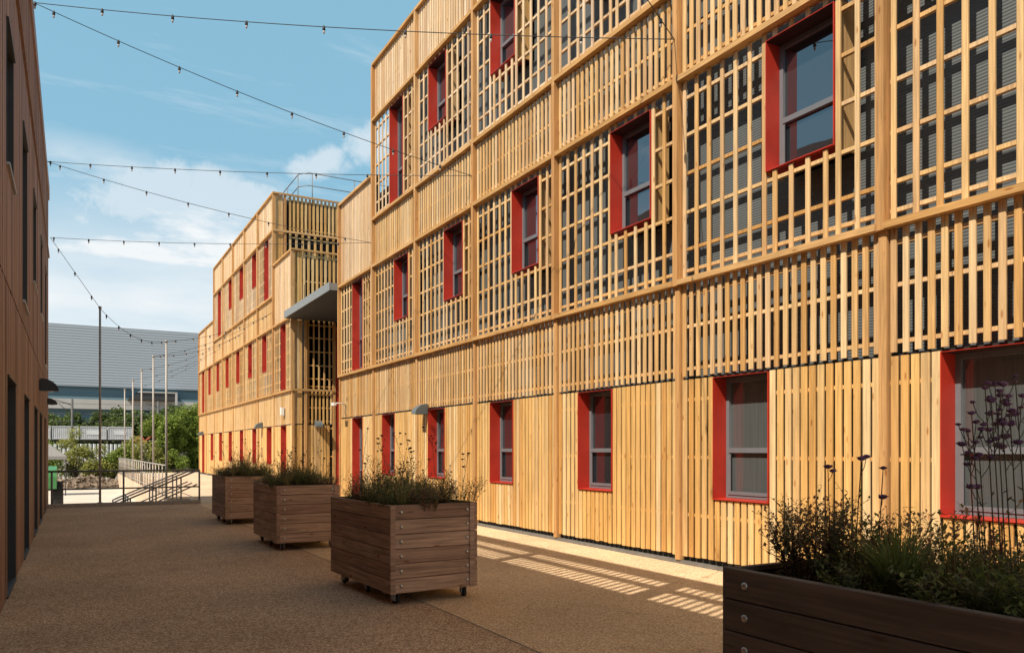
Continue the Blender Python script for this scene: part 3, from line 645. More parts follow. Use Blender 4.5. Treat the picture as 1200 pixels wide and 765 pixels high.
strand(L2, R5, .10, 'lowest level string of bulbs crossing in front of the far block parapet', 9, .1)
strand(Lm, R1, .28, 'string of bulbs coming in over the top edge to the near timber post', 9)
P1 = (.68, 25.02, 5.62)
PY = [28.56, 33.4, 39.35, 45.2, 52.6]; PT = [(2.75, y, 5.25) for y in PY]
strand(L2, P1, .0, 'short taut string of bulbs from the brown building down to the nearest steel pole', 3)
strand(P1, PT[0], .35, 'sagging string of bulbs between the nearest pole and the next pole behind', 6)
BA = [(7.36, F0 + BAY * k_, 7.4) for k_ in (1, 3, 5, 7)]
strand(PT[0], BA[0], .25, 'string of bulbs from the second pole to the far block', 7)
strand(PT[1], BA[0], .3, 'string of bulbs from the third pole to the near end of the far block', 6)
strand(PT[1], BA[1], .3, 'string of bulbs slanting from the third pole to the middle of the far block', 8)
strand(PT[2], BA[1], .3, 'string of bulbs from the fourth pole to the middle of the far block', 6)
strand(PT[3], BA[2], .3, 'string of bulbs from the fifth pole to the far block', 6)
strand(PT[4], BA[3], .3, 'string of bulbs from the furthest pole to the far block', 6)
def pole(loc, h, label, r=.03):
    b = MB(); b.tube([(0, 0, 0), (0, 0, h)], [r, r * .9], n=10); b.box(-.07, .07, -.07, .07, 0, .015); b.lathe([(r * 1.4, h - .03), (r * 1.4, h + .02), (.01, h + .04)], (0, 0, 0), n=10)
    o = b.build('light_pole', M['pole'], loc=loc); tag(o, label, 'pole', 'steel poles for the string lights')
pole((.68, 25.02, .10), 5.54, 'nearest and tallest looking steel pole standing at the kerb railing', .032)
for (x, y, z), l in zip(PT, ('second pole from the camera, rightmost of the row at the walkway edge', 'third pole, second from the right in the walkway row', 'middle pole of the five along the walkway edge', 'fourth pole of the row along the walkway edge', 'furthest pole, leftmost of the row along the walkway edge')): pole((x, y, 0), z, l, .038)

# ---------------------------------------------------------------- railings
def tube_thing(name, label, cat, parts, mat, group=None):
    e = empty(name, (0, 0, 0), label, cat, group)
    for nm, pts, r in parts:
        b = MB(); b.tube(pts, r, n=8); b.build(nm, mat, e)
    return e
yk = 25.02
pr = [('top_rail', [(XL + .02, yk, 1.0), (3.33, yk, 1.0)], .028), ('mid_rail', [(XL + .02, yk, .5), (3.33, yk, .5)], .022)]
for x in (-.5, 1.28, 3.32): pr.append(('railing_post', [(x, yk, .1), (x, yk, 1.0)], .027))
tube_thing('railing', 'grey tubular railing with two rails along the far kerb', 'railing', pr, M['railmetal'])
def stair_rail(y, label, mat, x0=3.3, x1=1.22):
    d = .95; z0, z1 = .98, .08
    pr = [('handrail', [(x0, y, z0), (x1, y, z1), (x1 - .12, y, z1 - .06), (x1 - .1, y, z1 - .2)], .025), ('lower_rail', [(x0, y, z0 - .42), (x1 + .1, y, z1 - .40)], .02)]
    for f in (.22, .55, .88): x = x0 + (x1 - x0) * f; z = z0 + (z1 - z0) * f; pr.append(('railing_post', [(x, y, z - .95), (x, y, z)], .022))
    tube_thing('stair_handrail', label, 'handrail', pr, mat)
stair_rail(25.3, 'dark grey handrail sloping down the steps just behind the kerb railing', M['railmetal'])
stair_rail(26.45, 'pale handrail down the middle of the steps', M['steel'])
stair_rail(27.55, 'pale handrail down the far side of the steps', M['steel'])
pr = [('top_rail', [(2.72, 28.3, 1.08), (2.72, 59, 1.08)], .024), ('bottom_rail', [(2.72, 28.3, .15), (2.72, 59, .15)], .018), ('mid_rail', [(2.72, 28.3, .62), (2.72, 59, .62)], .016)]
y = 28.3
while y < 59: pr.append(('railing_post', [(2.72, y, 0), (2.72, y, 1.08)], .02)); y += 1.25
tube_thing('balustrade', 'long white balustrade along the walkway edge running away beside the poles', 'railing', pr, M['pole'])
pr = [('top_rail', [(2.72, 27.8, 1.05), (3.3, 27.8, 1.05), (3.3, 27.8, 0)], .024), ('mid_rail', [(2.72, 27.8, .55), (3.3, 27.8, .55)], .018)]

# ---------------------------------------------------------------- planters
def make_planter(loc, ln, wd, dark, label, group):
    x0, y0 = loc; e = empty('planter', (x0, y0, 0), label, 'planter', group)
    m = M['planter_dark'] if dark else M['planter']
    zb, ztop, nb = .125, 1.035, 6; bh = (ztop - zb) / nb; t_ = .04
    def panel(face):
        b = MB()
        for i in range(nb):
            a = zb + i * bh + .003; c = zb + (i + 1) * bh - .003; r_ = rng.random()
            ch = .004
            if face == 'front': pf = [(t_, a), (ch, a), (0, a + ch), (0, c - ch), (ch, c), (t_, c)]; b.prism(pf, 'x', .055, wd - .055, r_)
            if face == 'back': pf = [(ln - t_, a), (ln - ch, a), (ln, a + ch), (ln, c - ch), (ln - ch, c), (ln - t_, c)]; b.prism(pf, 'x', .055, wd - .055, r_)
            if face == 'left': pf = [(t_, a), (ch, a), (0, a + ch), (0, c - ch), (ch, c), (t_, c)]; b.prism(pf, 'y', .002, ln - .002, r_)
            if face == 'right': pf = [(wd - t_, a), (wd - ch, a), (wd, a + ch), (wd, c - ch), (wd - ch, c), (wd - t_, c)]; b.prism(pf, 'y', .002, ln - .002, r_)
        return b.build('side_panel', m, e)
    # end boards sit between corner boards; side boards run past
    pf_ = {f: panel(f) for f in ('left', 'right')}
    bf = MB()
    for f in ('front', 'back'):
        pf_[f] = panel(f)
    for x in (.0422, wd - .0542):
        for yq in (-.012, ln - .0):
            b = MB(); b.box(x - .0422 + .0, x + .0122, yq, yq + .012, zb, ztop - .001, mi=0); b.build('corner_trim', m, e)
    # inner lining + rim + soil
    b = MB(); b.box(t_ + .001, t_ + .02, t_ + .001, ln - t_ - .001, zb, ztop - .02); b.box(wd - t_ - .02, wd - t_ - .001, t_ + .001, ln - t_ - .001, zb, ztop - .02)
    b.box(t_ + .02, wd - t_ - .02, t_ + .001, t_ + .02, zb, ztop - .02); b.box(t_ + .02, wd - t_ - .02, ln - t_ - .02, ln - t_ - .001, zb, ztop - .02); b.box(t_ + .02, wd - t_ - .02, t_ + .02, ln - t_ - .02, zb, zb + .03); b.build('liner', M['black'], e)
    b = MB(); nx, ny = 14, 22; vs = []
    for j in range(ny + 1):
        for i in range(nx + 1):
            x = t_ + .02 + (wd - 2 * t_ - .04) * i / nx; y = t_ + .02 + (ln - 2 * t_ - .04) * j / ny
            vs.append((x, y, ztop - .06 + .04 * noise.noise(Vector((x * 5, y * 5, loc[1])))))
    b.add(vs, [(j * (nx + 1) + i, j * (nx + 1) + i + 1, (j + 1) * (nx + 1) + i + 1, (j + 1) * (nx + 1) + i) for j in range(ny) for i in range(nx)], smooth=True)
    b.build('soil', M['soil'], e)
    def bolt(c, ax):
        s_ = MB(); s_.lathe([(.020, 0), (.020, .004), (.014, .011), (.005, .014)], c, ax, n=10); s_.build('bolt', M['bolt'], e)
    for i in range(nb):
        zc = zb + (i + .5) * bh
        bolt((.125, 0, zc), (0, -1, 0)); bolt((wd - .125, 0, zc), (0, -1, 0))
        if dark: bolt((0, ln - .13, zc), (-1, 0, 0)); bolt((0, .13, zc), (-1, 0, 0))
    b = MB(); b.box(.05, wd - .05, .25, .35, zb - .035, zb - .002); b.box(.05, wd - .05, ln - .35, ln - .25, zb - .035, zb - .002); b.build('bearer', m, e)
    for x in (.12, wd - .10):
        for y in (.13, ln / 2, ln - .16):
            ce = bpy.data.objects.new('caster', None); COL.objects.link(ce); ce.parent = e; ce.location = (x, y, 0)
            a = rng.uniform(-.6, .6); ce.rotation_euler = (0, 0, a)
            b = MB(); b.lathe([(.035, -.018), (.049, -.015), (.049, .015), (.035, .018)], (0, 0, .05), (1, 0, 0), n=18); b.build('wheel', M['rubber'], ce)
            b = MB(); b.box(-.03, -.024, -.02, .04, .035, .115); b.box(.024, .03, -.02, .04, .035, .115); b.box(-.032, .032, -.03, .05, .110, .123); b.lathe([(.008, -.035), (.008, .035)], (0, 0, .05), (1, 0, 0), n=8); b.build('fork', M['steel'], ce)
    return e
PG = 'timber planters on casters'
P3_ = make_planter((2.82, 7.53), 1.80, 1.02, False, 'reddish brown planter in the middle with silver bolts, nearest of the three in the row', PG)
P3_.rotation_euler = (0, 0, R(2.6))
make_planter((2.80, 12.52), 1.78, 1.02, False, 'middle planter of the row of three, partly hidden behind the nearest of them', PG)
make_planter((2.83, 17.44), 1.78, 1.02, False, 'furthest and smallest looking planter of the row', PG)
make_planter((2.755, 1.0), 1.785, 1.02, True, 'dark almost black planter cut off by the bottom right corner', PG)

# ---------------------------------------------------------------- plants
def stemcurve(h, lean, az, bend=.3, n=6):
    return [Vector((math.cos(az), math.sin(az), 0)) * (lean * (i / n) ** (1 + bend) ) * h + Vector((0, 0, h * i / n)) for i in range(n + 1)]
def leafy_bush(rg, n_st, h, spread, leafmats, lsize, dens=26, base_r=.12, stemr=.0022, lean=.45):
    b = MB()
    for s_ in range(n_st):
        az = rg.uniform(0, 6.283); r0 = base_r * math.sqrt(rg.random()); hh = h * rg.uniform(.55, 1.08)
        o = Vector((math.cos(az) * r0, math.sin(az) * r0, 0)); ln = lean * rg.uniform(.2, 1.1)
        az2 = az + rg.uniform(-.9, .9); pts = [o + p for p in stemcurve(hh, ln, az2, rg.uniform(0, .8))]
        b.tube(pts, [stemr * (1.2 - .8 * i / 6) for i in range(7)], n=3, mi=0, cap=False)
        nl = int(dens * hh / h); mi = rg.choice(range(1, len(leafmats) + 1))
        for k in range(nl):
            t = .12 + .88 * (k + rg.random()) / nl; q = t * 6; i = min(int(q), 5); p = pts[i].lerp(pts[i + 1], q - i)
            a = k * 2.4 + rg.uniform(-.5, .5); d = Vector((math.cos(a), math.sin(a), rg.uniform(-.1, .9)))
            ls = lsize * rg.uniform(.5, 1.15) * (1.15 - .5 * t)
            if rg.random() < .25 and t > .35:
                # side twig
                q2 = p + d.normalized() * ls * 2.2 + Vector((0, 0, ls * .8)); b.tube([p, q2], stemr * .5, n=3, mi=0, cap=False)
                for j in range(3): d2 = Vector((rg.uniform(-1, 1), rg.uniform(-1, 1), rg.uniform(-.2, 1))); b.leaf(p.lerp(q2, .5 + .25 * j), d2, (0, 0, 1), ls * .8, ls * .2, rg.random(), mi)
            b.leaf(p, d, (0, 0, 1), ls, ls * rg.uniform(.17, .26), rg.random(), mi)
    return b, [M['stem']] + leafmats
def grass_tuft(rg, n, h, mats, wd=.004, lean=.9):
    b = MB()
    for s_ in range(n):
        az = rg.uniform(0, 6.283); hh = h * rg.uniform(.5, 1.1); ln = lean * rg.uniform(.1, 1.); o = Vector((math.cos(az), math.sin(az), 0)) * rg.uniform(0, .06)
        pts = []
        for i in range(6):
            t = i / 5; out = ln * hh * (t ** 1.7); pts.append(o + Vector((math.cos(az) * out, math.sin(az) * out, hh * (t - .35 * ln * t ** 3))))
        sd = Vector((-math.sin(az), math.cos(az), 0)); vs = []
        for i, p in enumerate(pts):
            w = wd * (1 - (i / 5) ** 2) + .0004; vs += [p - sd * w, p + sd * w]
        b.add(vs, [(2 * i, 2 * i + 1, 2 * i + 3, 2 * i + 2) for i in range(5)], rg.random(), rg.choice(range(len(mats))))
    return b, mats
def blob(b, c, r, rg, mi=0, flat=.6, n=26):
    """flower head: a cluster of small florets round a domed core"""
    b.lathe([(r * .3, -r * .25), (r * .8, 0), (r * .85, r * .25 * flat * 2), (r * .5, r * .6 * flat * 1.6), (r * .1, r * .75 * flat * 1.6)], c, n=7, mi=mi, smooth=False)
    for i in range(n):
        a = rg.uniform(0, 6.283); q = math.sqrt(rg.random()) * r; z = flat * math.sqrt(max(0, r * r - q * q)) * rg.uniform(.2, 1)
        p = Vector(c) + Vector((math.cos(a) * q, math.sin(a) * q, z)); s_ = r * rg.uniform(.22, .38)
        d = Vector((math.cos(a), math.sin(a), rg.uniform(.2, 1.4)))
        b.leaf(p, d, (0, 0, 1), s_ * 1.4, s_ * .6, rg.random(), mi); b.leaf(p, (-d.y, d.x, .5), (0, 0, 1), s_ * 1.2, s_ * .6, rg.random(), mi)
def verbena(loc, h, rg, label, group=None, heads=4, hr=.018, mat='purple', az=None, lean=.12, stemr=.002, name='verbena'):
    e = empty(name, loc, label, 'plant', group)
    b = MB(); az = rg.uniform(0, 6.283) if az is None else az
    pts = stemcurve(h, lean, az, .3); b.tube(pts, [stemr * 1.4, stemr * 1.3, stemr * 1.2, stemr * 1.1, stemr, stemr, stemr * .8], n=4, cap=False)
    tips = [pts[-1]]
    for i in range(heads - 1):
        t = rg.uniform(.62, .93); q = t * 6; k = min(int(q), 5); p = pts[k].lerp(pts[k + 1], q - k); a = rg.uniform(0, 6.283)
        l_ = h * rg.uniform(.05, .13); tip = p + Vector((math.cos(a) * l_ * .6, math.sin(a) * l_ * .6, l_ * 1.1)); mid = p.lerp(tip, .5) + Vector((math.cos(a), math.sin(a), -.3)) * l_ * .1
        b.tube([p, mid, tip], stemr * .8, n=3, cap=False); tips.append(tip)
    for i in range(3):
        t = rg.uniform(.15, .6) * 6; k = int(t); p = pts[k]; a = rg.uniform(0, 6.283); b.leaf(p, (math.cos(a), math.sin(a), .5), (0, 0, 1), .05, .006)
    b.build('stem', M['stem'], e)
    for tp in tips:
        f = MB(); blob(f, tp, hr * rg.uniform(.6, 1.1), rg); f.build('flower_head', M[mat], e)
    return e
ZS = .955
def put(name, bt, loc, label, cat, group=None, rz=0, s=1):
    b, mats = bt; o = b.build(name, mats, loc=loc); o.rotation_euler = (0, 0, rz); o.scale = (s, s, s); tag(o, label, cat, group); return o
rg = random.Random(21)
# dark foreground planter, x 2.83..3.77, y 1.04..2.75
red = [M['leaf_red'], M['leaf_dark']]
FP = [
 ('leafy_perennial', (70, .40, 1, red, .050, 30, .13), .42, (3.08, 2.52), 'dense bronze-leaved bush at the left end of the dark foreground planter'),
 ('leafy_perennial', (40, .28, 1, red, .048, 24, .13), .55, (3.28, 2.42), 'lower bronze bush spilling right of the dense one in the foreground planter'),
 ('leafy_perennial', (26, .40, 1, [M['leaf_red'], M['leaf_green']], .058, 14, .14), .45, (3.36, 2.28), 'open reddish leafy stems behind the grass tuft of the foreground planter'),
 ('leafy_perennial', (24, .40, 1, [M['leaf_red'], M['leaf_green']], .058, 14, .14), .5, (3.40, 2.05), 'loose leafy stems below the red window in the foreground planter'),
 ('leafy_perennial', (40, .20, 1, [M['leaf_dark'], M['leaf_green']], .055, 22, .18), .9, (3.02, 1.80), 'low green foliage at the front of the foreground planter beside the fine grass'),
 ('leafy_perennial', (40, .30, 1, [M['leaf_green'], M['leaf_red']], .048, 20, .18), .6, (3.28, 1.74), 'mixed leafy clump at the right edge under the tall purple flowers'),
 ('leafy_perennial', (40, .18, 1, [M['leaf_dark'], M['leaf_green']], .045, 20, .18), .9, (3.55, 2.5), 'low dark foliage at the back corner of the foreground planter'),
 ('leafy_perennial', (40, .17, 1, [M['leaf_dark'], M['leaf_green']], .045, 20, .2), 1.0, (3.05, 2.2), 'low creeping foliage between the dense bush and the grass tuft'),
 ('leafy_perennial', (40, .20, 1, [M['leaf_green'], M['leaf_dark']], .045, 20, .2), .9, (3.55, 1.95), 'low green foliage along the back of the foreground planter'),
 ('leafy_perennial', (40, .22, 1, [M['leaf_green'], M['leaf_dark']], .05, 20, .2), .9, (3.05, 1.45), 'low foliage in the cut-off corner of the foreground planter')]
for nm_, a_, ln_, (x_, y_), l_ in FP: put(nm_, leafy_bush(rg, *a_, lean=ln_), (x_, y_, ZS), l_, 'plant')
put('ornamental_grass', grass_tuft(rg, 230, .36, [M['grass_blade']], .0045, .9), (3.03, 2.06, ZS), 'bright green arching grass tuft in the middle of the dark foreground planter', 'grass plant')
put('ornamental_grass', grass_tuft(rg, 130, .26, [M['grass_blade']], .003, 1.0), (2.99, 1.66, ZS), 'finer green grass tuft at the right edge of the foreground planter', 'grass plant')
put('ornamental_grass', grass_tuft(rg, 90, .34, [M['straw'], M['grass_blade']], .0022, 1.0), (3.15, 1.9, ZS), 'dry straw-coloured grass between the green tufts of the foreground planter', 'grass plant')
VG = 'tall purple verbena at the right edge'
for (x, q, h) in [(3.40, .565, .80), (3.30, .558, .62), (3.35, .548, .90), (3.22, .54, .84), (3.42, .535, .92), (3.28, .528, .88), (3.36, .52, .86), (3.45, .51, .95), (3.25, .572, .72)]:
    verbena((x, x * q, ZS), h, rg, 'tall thin purple-headed verbena crowded in front of the large red window', VG, heads=rg.choice((5, 6, 7)), hr=.021, az=rg.uniform(1.2, 3.), lean=.05, stemr=.0025)
for (x, y, h, l) in [(3.2, 2.53, .56, 'leftmost of three single verbena stems standing before the ground floor slats'), (3.2, 2.40, .60, 'middle of three single verbena stems standing before the ground floor slats'), (3.2, 2.28, .56, 'rightmost of three single verbena stems standing before the ground floor slats')]:
    verbena((x, y, ZS), h, rg, l, None, heads=2, hr=.023, az=rg.uniform(0, 6), lean=.06, stemr=.0024)
def plume(loc, h, rg, label, group):
    e = empty('pink_plume_flower', loc, label, 'plant', group); b = MB(); pts = stemcurve(h, .25, rg.uniform(2, 5)); b.tube(pts, .0018, n=3, cap=False); b.build('stem', M['stem'], e)
    f = MB()
    for i in range(80):
        t = rg.random(); p = pts[-1] + (pts[-2] - pts[-1]).normalized() * t * .07; d = Vector((rg.uniform(-1, 1), rg.uniform(-1, 1), rg.uniform(0, 1))); f.leaf(p, d, (0, 0, 1), .022 * (.5 + t), .0022, rg.random())
    f.build('flower_head', M['pinkplume'], e)
for (x, y, h) in [(3.2, 1.78, .40), (3.1, 1.66, .50), (3.15, 1.64, .44), (3.22, 1.76, .33), (3.12, 1.72, .30)]: plume((x, y, ZS), h, rg, 'fluffy pinkish plume among the stems at the right edge', 'pink plumes in the foreground planter')
# row planters: plants made once and copied
def planter_set(x0, y0, which, ord_, seed):
    rg2 = random.Random(seed)
    g1 = 'bushy plants in the %s planter' % ord_
    for i in range(13):
        fx = (i % 3) / 2; fy = (i // 3) / 4
        x = x0 + .17 + fx * .68 + rg2.uniform(-.06, .06); y = y0 + .2 + fy * 1.38 + rg2.uniform(-.1, .1)
        dome = 1.25 - .9 * abs(fx - .5) * .6 - .5 * abs(fy - .4)
        src = PROTO[(i * 3 + seed) % len(PROTO)]; o = src.copy(); COL.objects.link(o); o.location = (x, y, ZS); o.rotation_euler = (0, 0, rg2.uniform(0, 6.28)); sc_ = rg2.uniform(.8, 1.1); o.scale = (sc_, sc_, sc_ * dome * rg2.uniform(.8, 1.35))
        tag(o, 'leafy green and bronze bush packed into the %s planter' % ord_, 'plant', g1)
    for i in range(20):
        x = x0 + rg2.uniform(.1, .9); y = y0 + rg2.uniform(.15, 1.65)
        verbena((x, y, ZS), rg2.uniform(.4, .9), rg2, 'thin stem with small dark flower heads rising from the %s planter' % ord_, 'flowering stems in the %s planter' % ord_, heads=rg2.choice((2, 3, 4, 5)), hr=rg2.uniform(.014, .022), mat='seed', lean=rg2.uniform(.1, .5))
    for i in range(6):
        o = GP.copy(); COL.objects.link(o); o.location = (x0 + .2 + .12 * i, y0 + .15 + .25 * i, ZS); o.rotation_euler = (0, 0, i * 2.1)
        tag(o, 'wispy straw grass arching out of the %s planter' % ord_, 'grass plant', 'grasses in the %s planter' % ord_)
PROTO = []
for i, (lm, h) in enumerate([([M['leaf_dark'], M['leaf_green']], .33), ([M['leaf_green'], M['leaf_red']], .38), ([M['leaf_red'], M['leaf_dark']], .30), ([M['leaf_green'], M['leaf_dark']], .26)]):
    b_, ms = leafy_bush(rg, 44, h, 1, lm, .046, 22, .15, lean=.6, stemr=.002); PROTO.append(b_.build('leafy_perennial', ms))
b_, ms = grass_tuft(rg, 45, .5, [M['straw'], M['grass_blade']], .0022, 1.0); GP = b_.build('ornamental_grass', ms)
planter_set(2.81, 7.53, 0, 'nearest row', 3); planter_set(2.80, 12.52, 1, 'middle row', 8); planter_set(2.83, 17.44, 2, 'furthest row', 13)
for p in PROTO + [GP]: bpy.data.objects.remove(p)

# ---------------------------------------------------------------- yard and background
# green tractor
tr = empty('tractor', (-1.52, 36.0, -.9), 'green tractor half hidden behind the end of the brown building', 'tractor')
for sx in (-.72, .72):
    for (y, r_, w) in ((-.2, .62, .20), (2.1, .42, .16)):
        b = MB(); cx = sx + (.28 if sx > 0 else -.28)
        b.lathe([(r_ * .55, -w), (r_ * .92, -w), (r_, -w * .7), (r_, w * .7), (r_ * .92, w), (r_ * .55, w)], (cx, y, r_), (1, 0, 0), n=28)
        for k_ in range(28):
            a = k_ * 2 * math.pi / 28
            for s2 in (-1, 1):
                c0 = Vector((cx + s2 * w * .1, y + math.cos(a) * r_, r_ + math.sin(a) * r_)); a2 = a + .14; c1 = Vector((cx + s2 * w * .85, y + math.cos(a2) * r_ * .985, r_ + math.sin(a2) * r_ * .985))
                b.tube([c0, c1], .022, n=4, smooth=False)
        wh = b.build('wheel', M['rubber'], tr)
        b = MB(); b.lathe([(.08, -w * .6), (r_ * .5, -w * .9), (r_ * .56, -w * .5), (r_ * .56, w * .5), (r_ * .5, w * .9), (.08, w * .6)], (cx, y, r_), (1, 0, 0), n=20); b.build('rim', M['yellow'], wh)
b = MB(); b.prism([(-.5, .55), (.5, .55), (.55, .8), (2.6, .8), (2.6, 1.45), (1.0, 1.62), (.9, 1.0), (-.5, 1.0)], 'x', -.42, .42); b.build('body', M['green_paint'], tr)
for sx in (-1, 1):
    b = MB(); b.prism([(-.95, .95), (-.92, 1.45), (-.8, 1.72), (-.2, 1.86), (.35, 1.74), (.6, 1.1), (.5, 1.1), (.35, 1.32), (-.2, 1.4), (-.72, 1.32), (-.85, .95)], 'x', sx * .42 if sx > 0 else -.98, .98 if sx > 0 else -.42)
    b.build('mudguard', M['green_paint'], tr)
b = MB(); b.box(-.45, .45, -.75, -.65, .5, 1.1); b.box(-.3, .3, -.9, -.75, .45, .6); b.build('hitch', M['dark'], tr)
b = MB(); b.box(-.25, .25, -.2, .25, 1.0, 1.15); b.prism([(-.3, 1.1), (-.2, 1.1), (-.3, 1.6), (-.38, 1.6)], 'x', -.24, .24); b.build('seat', M['rubber'], tr)
b = MB()
for x, y in ((-.5, -.5), (.5, -.5)): b.tube([(x, y, 1.0), (x, y, 2.1)], .03)
b.tube([(-.5, -.5, 2.1), (.5, -.5, 2.1)], .03); b.build('roll_bar', M['dark'], tr)
# gazebo
gz = empty('gazebo', (-1.3, 50, -.9), 'small grey gazebo tent behind the green tractor', 'gazebo'); gz.scale = (.6, .6, .88)
b = MB(); b.add([(-1.7, -1.7, 2.45), (1.7, -1.7, 2.45), (1.7, 1.7, 2.45), (-1.7, 1.7, 2.45), (0, 0, 3.35), (-1.7, -1.7, 2.25), (1.7, -1.7, 2.25), (1.7, 1.7, 2.25), (-1.7, 1.7, 2.25)], [(0, 1, 4), (1, 2, 4), (2, 3, 4), (3, 0, 4), (0, 5, 6, 1), (1, 6, 7, 2), (2, 7, 8, 3), (3, 8, 5, 0)]); b.build('roof', M['canvas'], gz)
for x in (-1.6, 1.6):
    for y in (-1.6, 1.6): b = MB(); b.tube([(x, y, 0), (x, y, 2.4)], .04); b.build('leg', M['mast'], gz)
# rubble
b = MB(); rg3 = random.Random(5)
for i in range(2600):
    x = rg3.uniform(-6, 6.5); y = rg3.uniform(58, 63); hz = .55 * (1 - abs(y - 60.5) / 3.2) * (.6 + .6 * noise.noise(Vector((x * .6, 0, 3)))); z = -.9 + rg3.uniform(0, max(.05, hz * 1.9))
    s_ = rg3.uniform(.04, .20); rot = Matrix.Rotation(rg3.uniform(0, 6), 3, Vector((rg3.random(), rg3.random(), 1)).normalized())
    vs = [rot @ Vector((a * s_ * rg3.uniform(.5, 1), c * s_ * rg3.uniform(.4, 1), d * s_ * rg3.uniform(.2, .6))) + Vector((x, y, z)) for a in (-1, 1) for c in (-1, 1) for d in (-1, 1)]
    b.add(vs, [(0, 1, 3, 2), (4, 6, 7, 5), (0, 4, 5, 1), (2, 3, 7, 6), (0, 2, 6, 4), (1, 5, 7, 3)])
tag(b.build('rubble', M['rubble']), 'long low heap of broken stone and earth at the far edge of the yard', 'rubble', None, 'stuff')
# palisade fence
b = MB(); x = -14.
while x < 14: b.prism([(x, 68.06), (x + .05, 68.0), (x + .16, 68.0), (x + .21, 68.06), (x + .16, 68.03), (x + .05, 68.03)], 'z', -.9, 2.05 + .02 * rng.random()); x += .29
fe = empty('palisade_fence', (0, 0, 0), 'pale steel palisade fence of upright bars behind the shrubs', 'fence'); b.build('pales', M['palisade'], fe)
b = MB(); b.box(-14, 14, 68.08, 68.13, -.2, -.1); b.box(-14, 14, 68.08, 68.13, 1.5, 1.6); b.build('fence_rail', M['palisade'], fe)
# containers
for i, (x, l) in enumerate(((-3.75, 'white ribbed container at the far left behind the fence, cut off by the brown building'), (-1.5, 'white container second from the left behind the fence'), (.75, 'white container third from the left with a printed panel'), (3.0, 'white container at the right end of the row behind the fence'))):
    if i == 3: x = 3.0
    e = empty('container', (x * 1.0 - .1, 82, 0), l, 'container', 'white containers on the railway wagons')
    b = MB(); n = 14
    for k_ in range(n):
        xa = k_ * 2.1 / n; b.prism([(xa, 0), (xa + .02, -.03), (xa + .09, -.03), (xa + .11, 0)], 'z', 2.66, 3.70)
    b.box(0, 2.1, .001, 2.3, 2.6, 3.76); b.build('body', M['container'], e)
    b = MB(); b.box(-.02, 2.12, -.06, -.001, 3.70, 3.78); b.box(-.02, 2.12, -.06, -.001, 2.58, 2.66); b.box(-.02, .03, -.06, -.001, 2.66, 3.7); b.box(2.07, 2.12, -.06, -.001, 2.66, 3.7); b.build('edge_frame', M['container'], e)
    if i in (2, 3): b = MB(); b.box(.5, 1.5, -.05, -.035, 3.0, 3.4); b.build('panel', M['palisade'], e)
e = empty('wagon', (-10, 82.2, -.9), 'dark flat railway wagon bed beneath the row of white containers', 'wagon')
b = MB(); b.box(0, 17, 0, 2.2, 3.35, 3.46); b.build('bed', M['mast'], e); b = MB()
for x in (1, 2.6, 8, 9.6, 14, 15.6): b.lathe([(.5, -.1), (.5, .1)], (x, .2, 2.75), (0, 1, 0), n=16)
b.build('wheels', M['mast'], e)
b = MB(); b.box(-60, 80, 78, 96, -.9, 1.35); tag(b.build('railway_embankment', M['earth']), kind='structure')
# orange machine
e = empty('excavator', (5.6, 80.5, 1.35), 'small orange digger arm showing beside the last container', 'excavator')
b = MB(); b.prism([(-.5, .6), (.4, .6), (.4, 1.0), (.1, 1.45), (-.3, 1.5), (-.5, 1.2)], 'y', -.5, .5); b.build('cab', M['orange_paint'], e)
b = MB(); b.tube([(.3, -.2, 1.0), (-.1, -.2, 1.0)], .1); b.tube([(.4, -.2, 1.1), (1.0, -.2, 1.7), (1.6, -.2, .9)], [.14, .12, .09], n=6); b.build('arm', M['orange_paint'], e)
b = MB(); b.box(-.8, .8, -.55, .55, .05, .6); b.build('tracks', M['dark'], e)
# far shed
def obox(b, x0, x1, y0, y1, z0, z1, mi=0): b.box(x0, x1, y0, y1, z0, z1, mi=mi)
shed = empty('warehouse', (0, 165, -.9), 'huge grey-blue ribbed metal shed across the far end of the lane', 'warehouse')
b = MB(); b.box(-70, 90, 0, 60, 14.3, 25.6); b.build('wall', M['shed'], shed)
b = MB(); b.box(-70, 90, .6, 60, 0, 14.29); b.build('lower_wall', M['shed_teal'], shed)
b = MB(); b.box(-70, 90, -.6, 0, 10.1, 11.9); b.build('band', M['beige'], shed)
b = MB(); b.prism([(9.0, 11.95), (17.4, 11.95), (17.2, 13.3), (11.0, 13.3)], 'y', -2.5, .55, mi=0); b.build('loading_bay', M['dark'], shed)
b = MB(); b.prism([(10.6, 13.32), (17.6, 13.32), (17.6, 13.55), (11.0, 13.55)], 'y', -2.7, .5); b.box(17.2, 17.6, -2.7, -2.5, 10, 13.3); b.build('canopy', M['beige'], shed)
b = MB(); b.prism([(-2, 6.5), (10, 9.2), (22, 9.2), (22, 6.5)], 'y', -1.5, -.65); b.build('ramp', M['mast'], shed)
# overhead line masts and wires
for (x, l) in ((-.02, 'left overhead line mast of lattice steel behind the yard'), (5.25, 'right overhead line mast with diagonal arms behind the yard')):
    e = empty('line_mast', (x * 72 / 60, 72, -.9), l, 'mast', 'overhead line masts')
    b = MB(); b.tube([(0, 0, 0), (0, 0, 6.6)], [.11, .09], n=6); b.build('mast', M['mast'], e)
    b = MB(); b.tube([(-.0, 0, 6.1), (-1.2, 0, 6.5)], .04); b.tube([(0, 0, 5.3), (-1.2, 0, 6.45)], .03); b.build('arm', M['mast'], e)
b = MB()
for z in (5.35, 4.55, 3.9): b.tube([(-20, 72.3, z), (30, 72.3, z)], .022, n=4)
tag(b.build('overhead_wires', M['mast']), 'three thin level wires strung across in front of the far shed', 'wires')

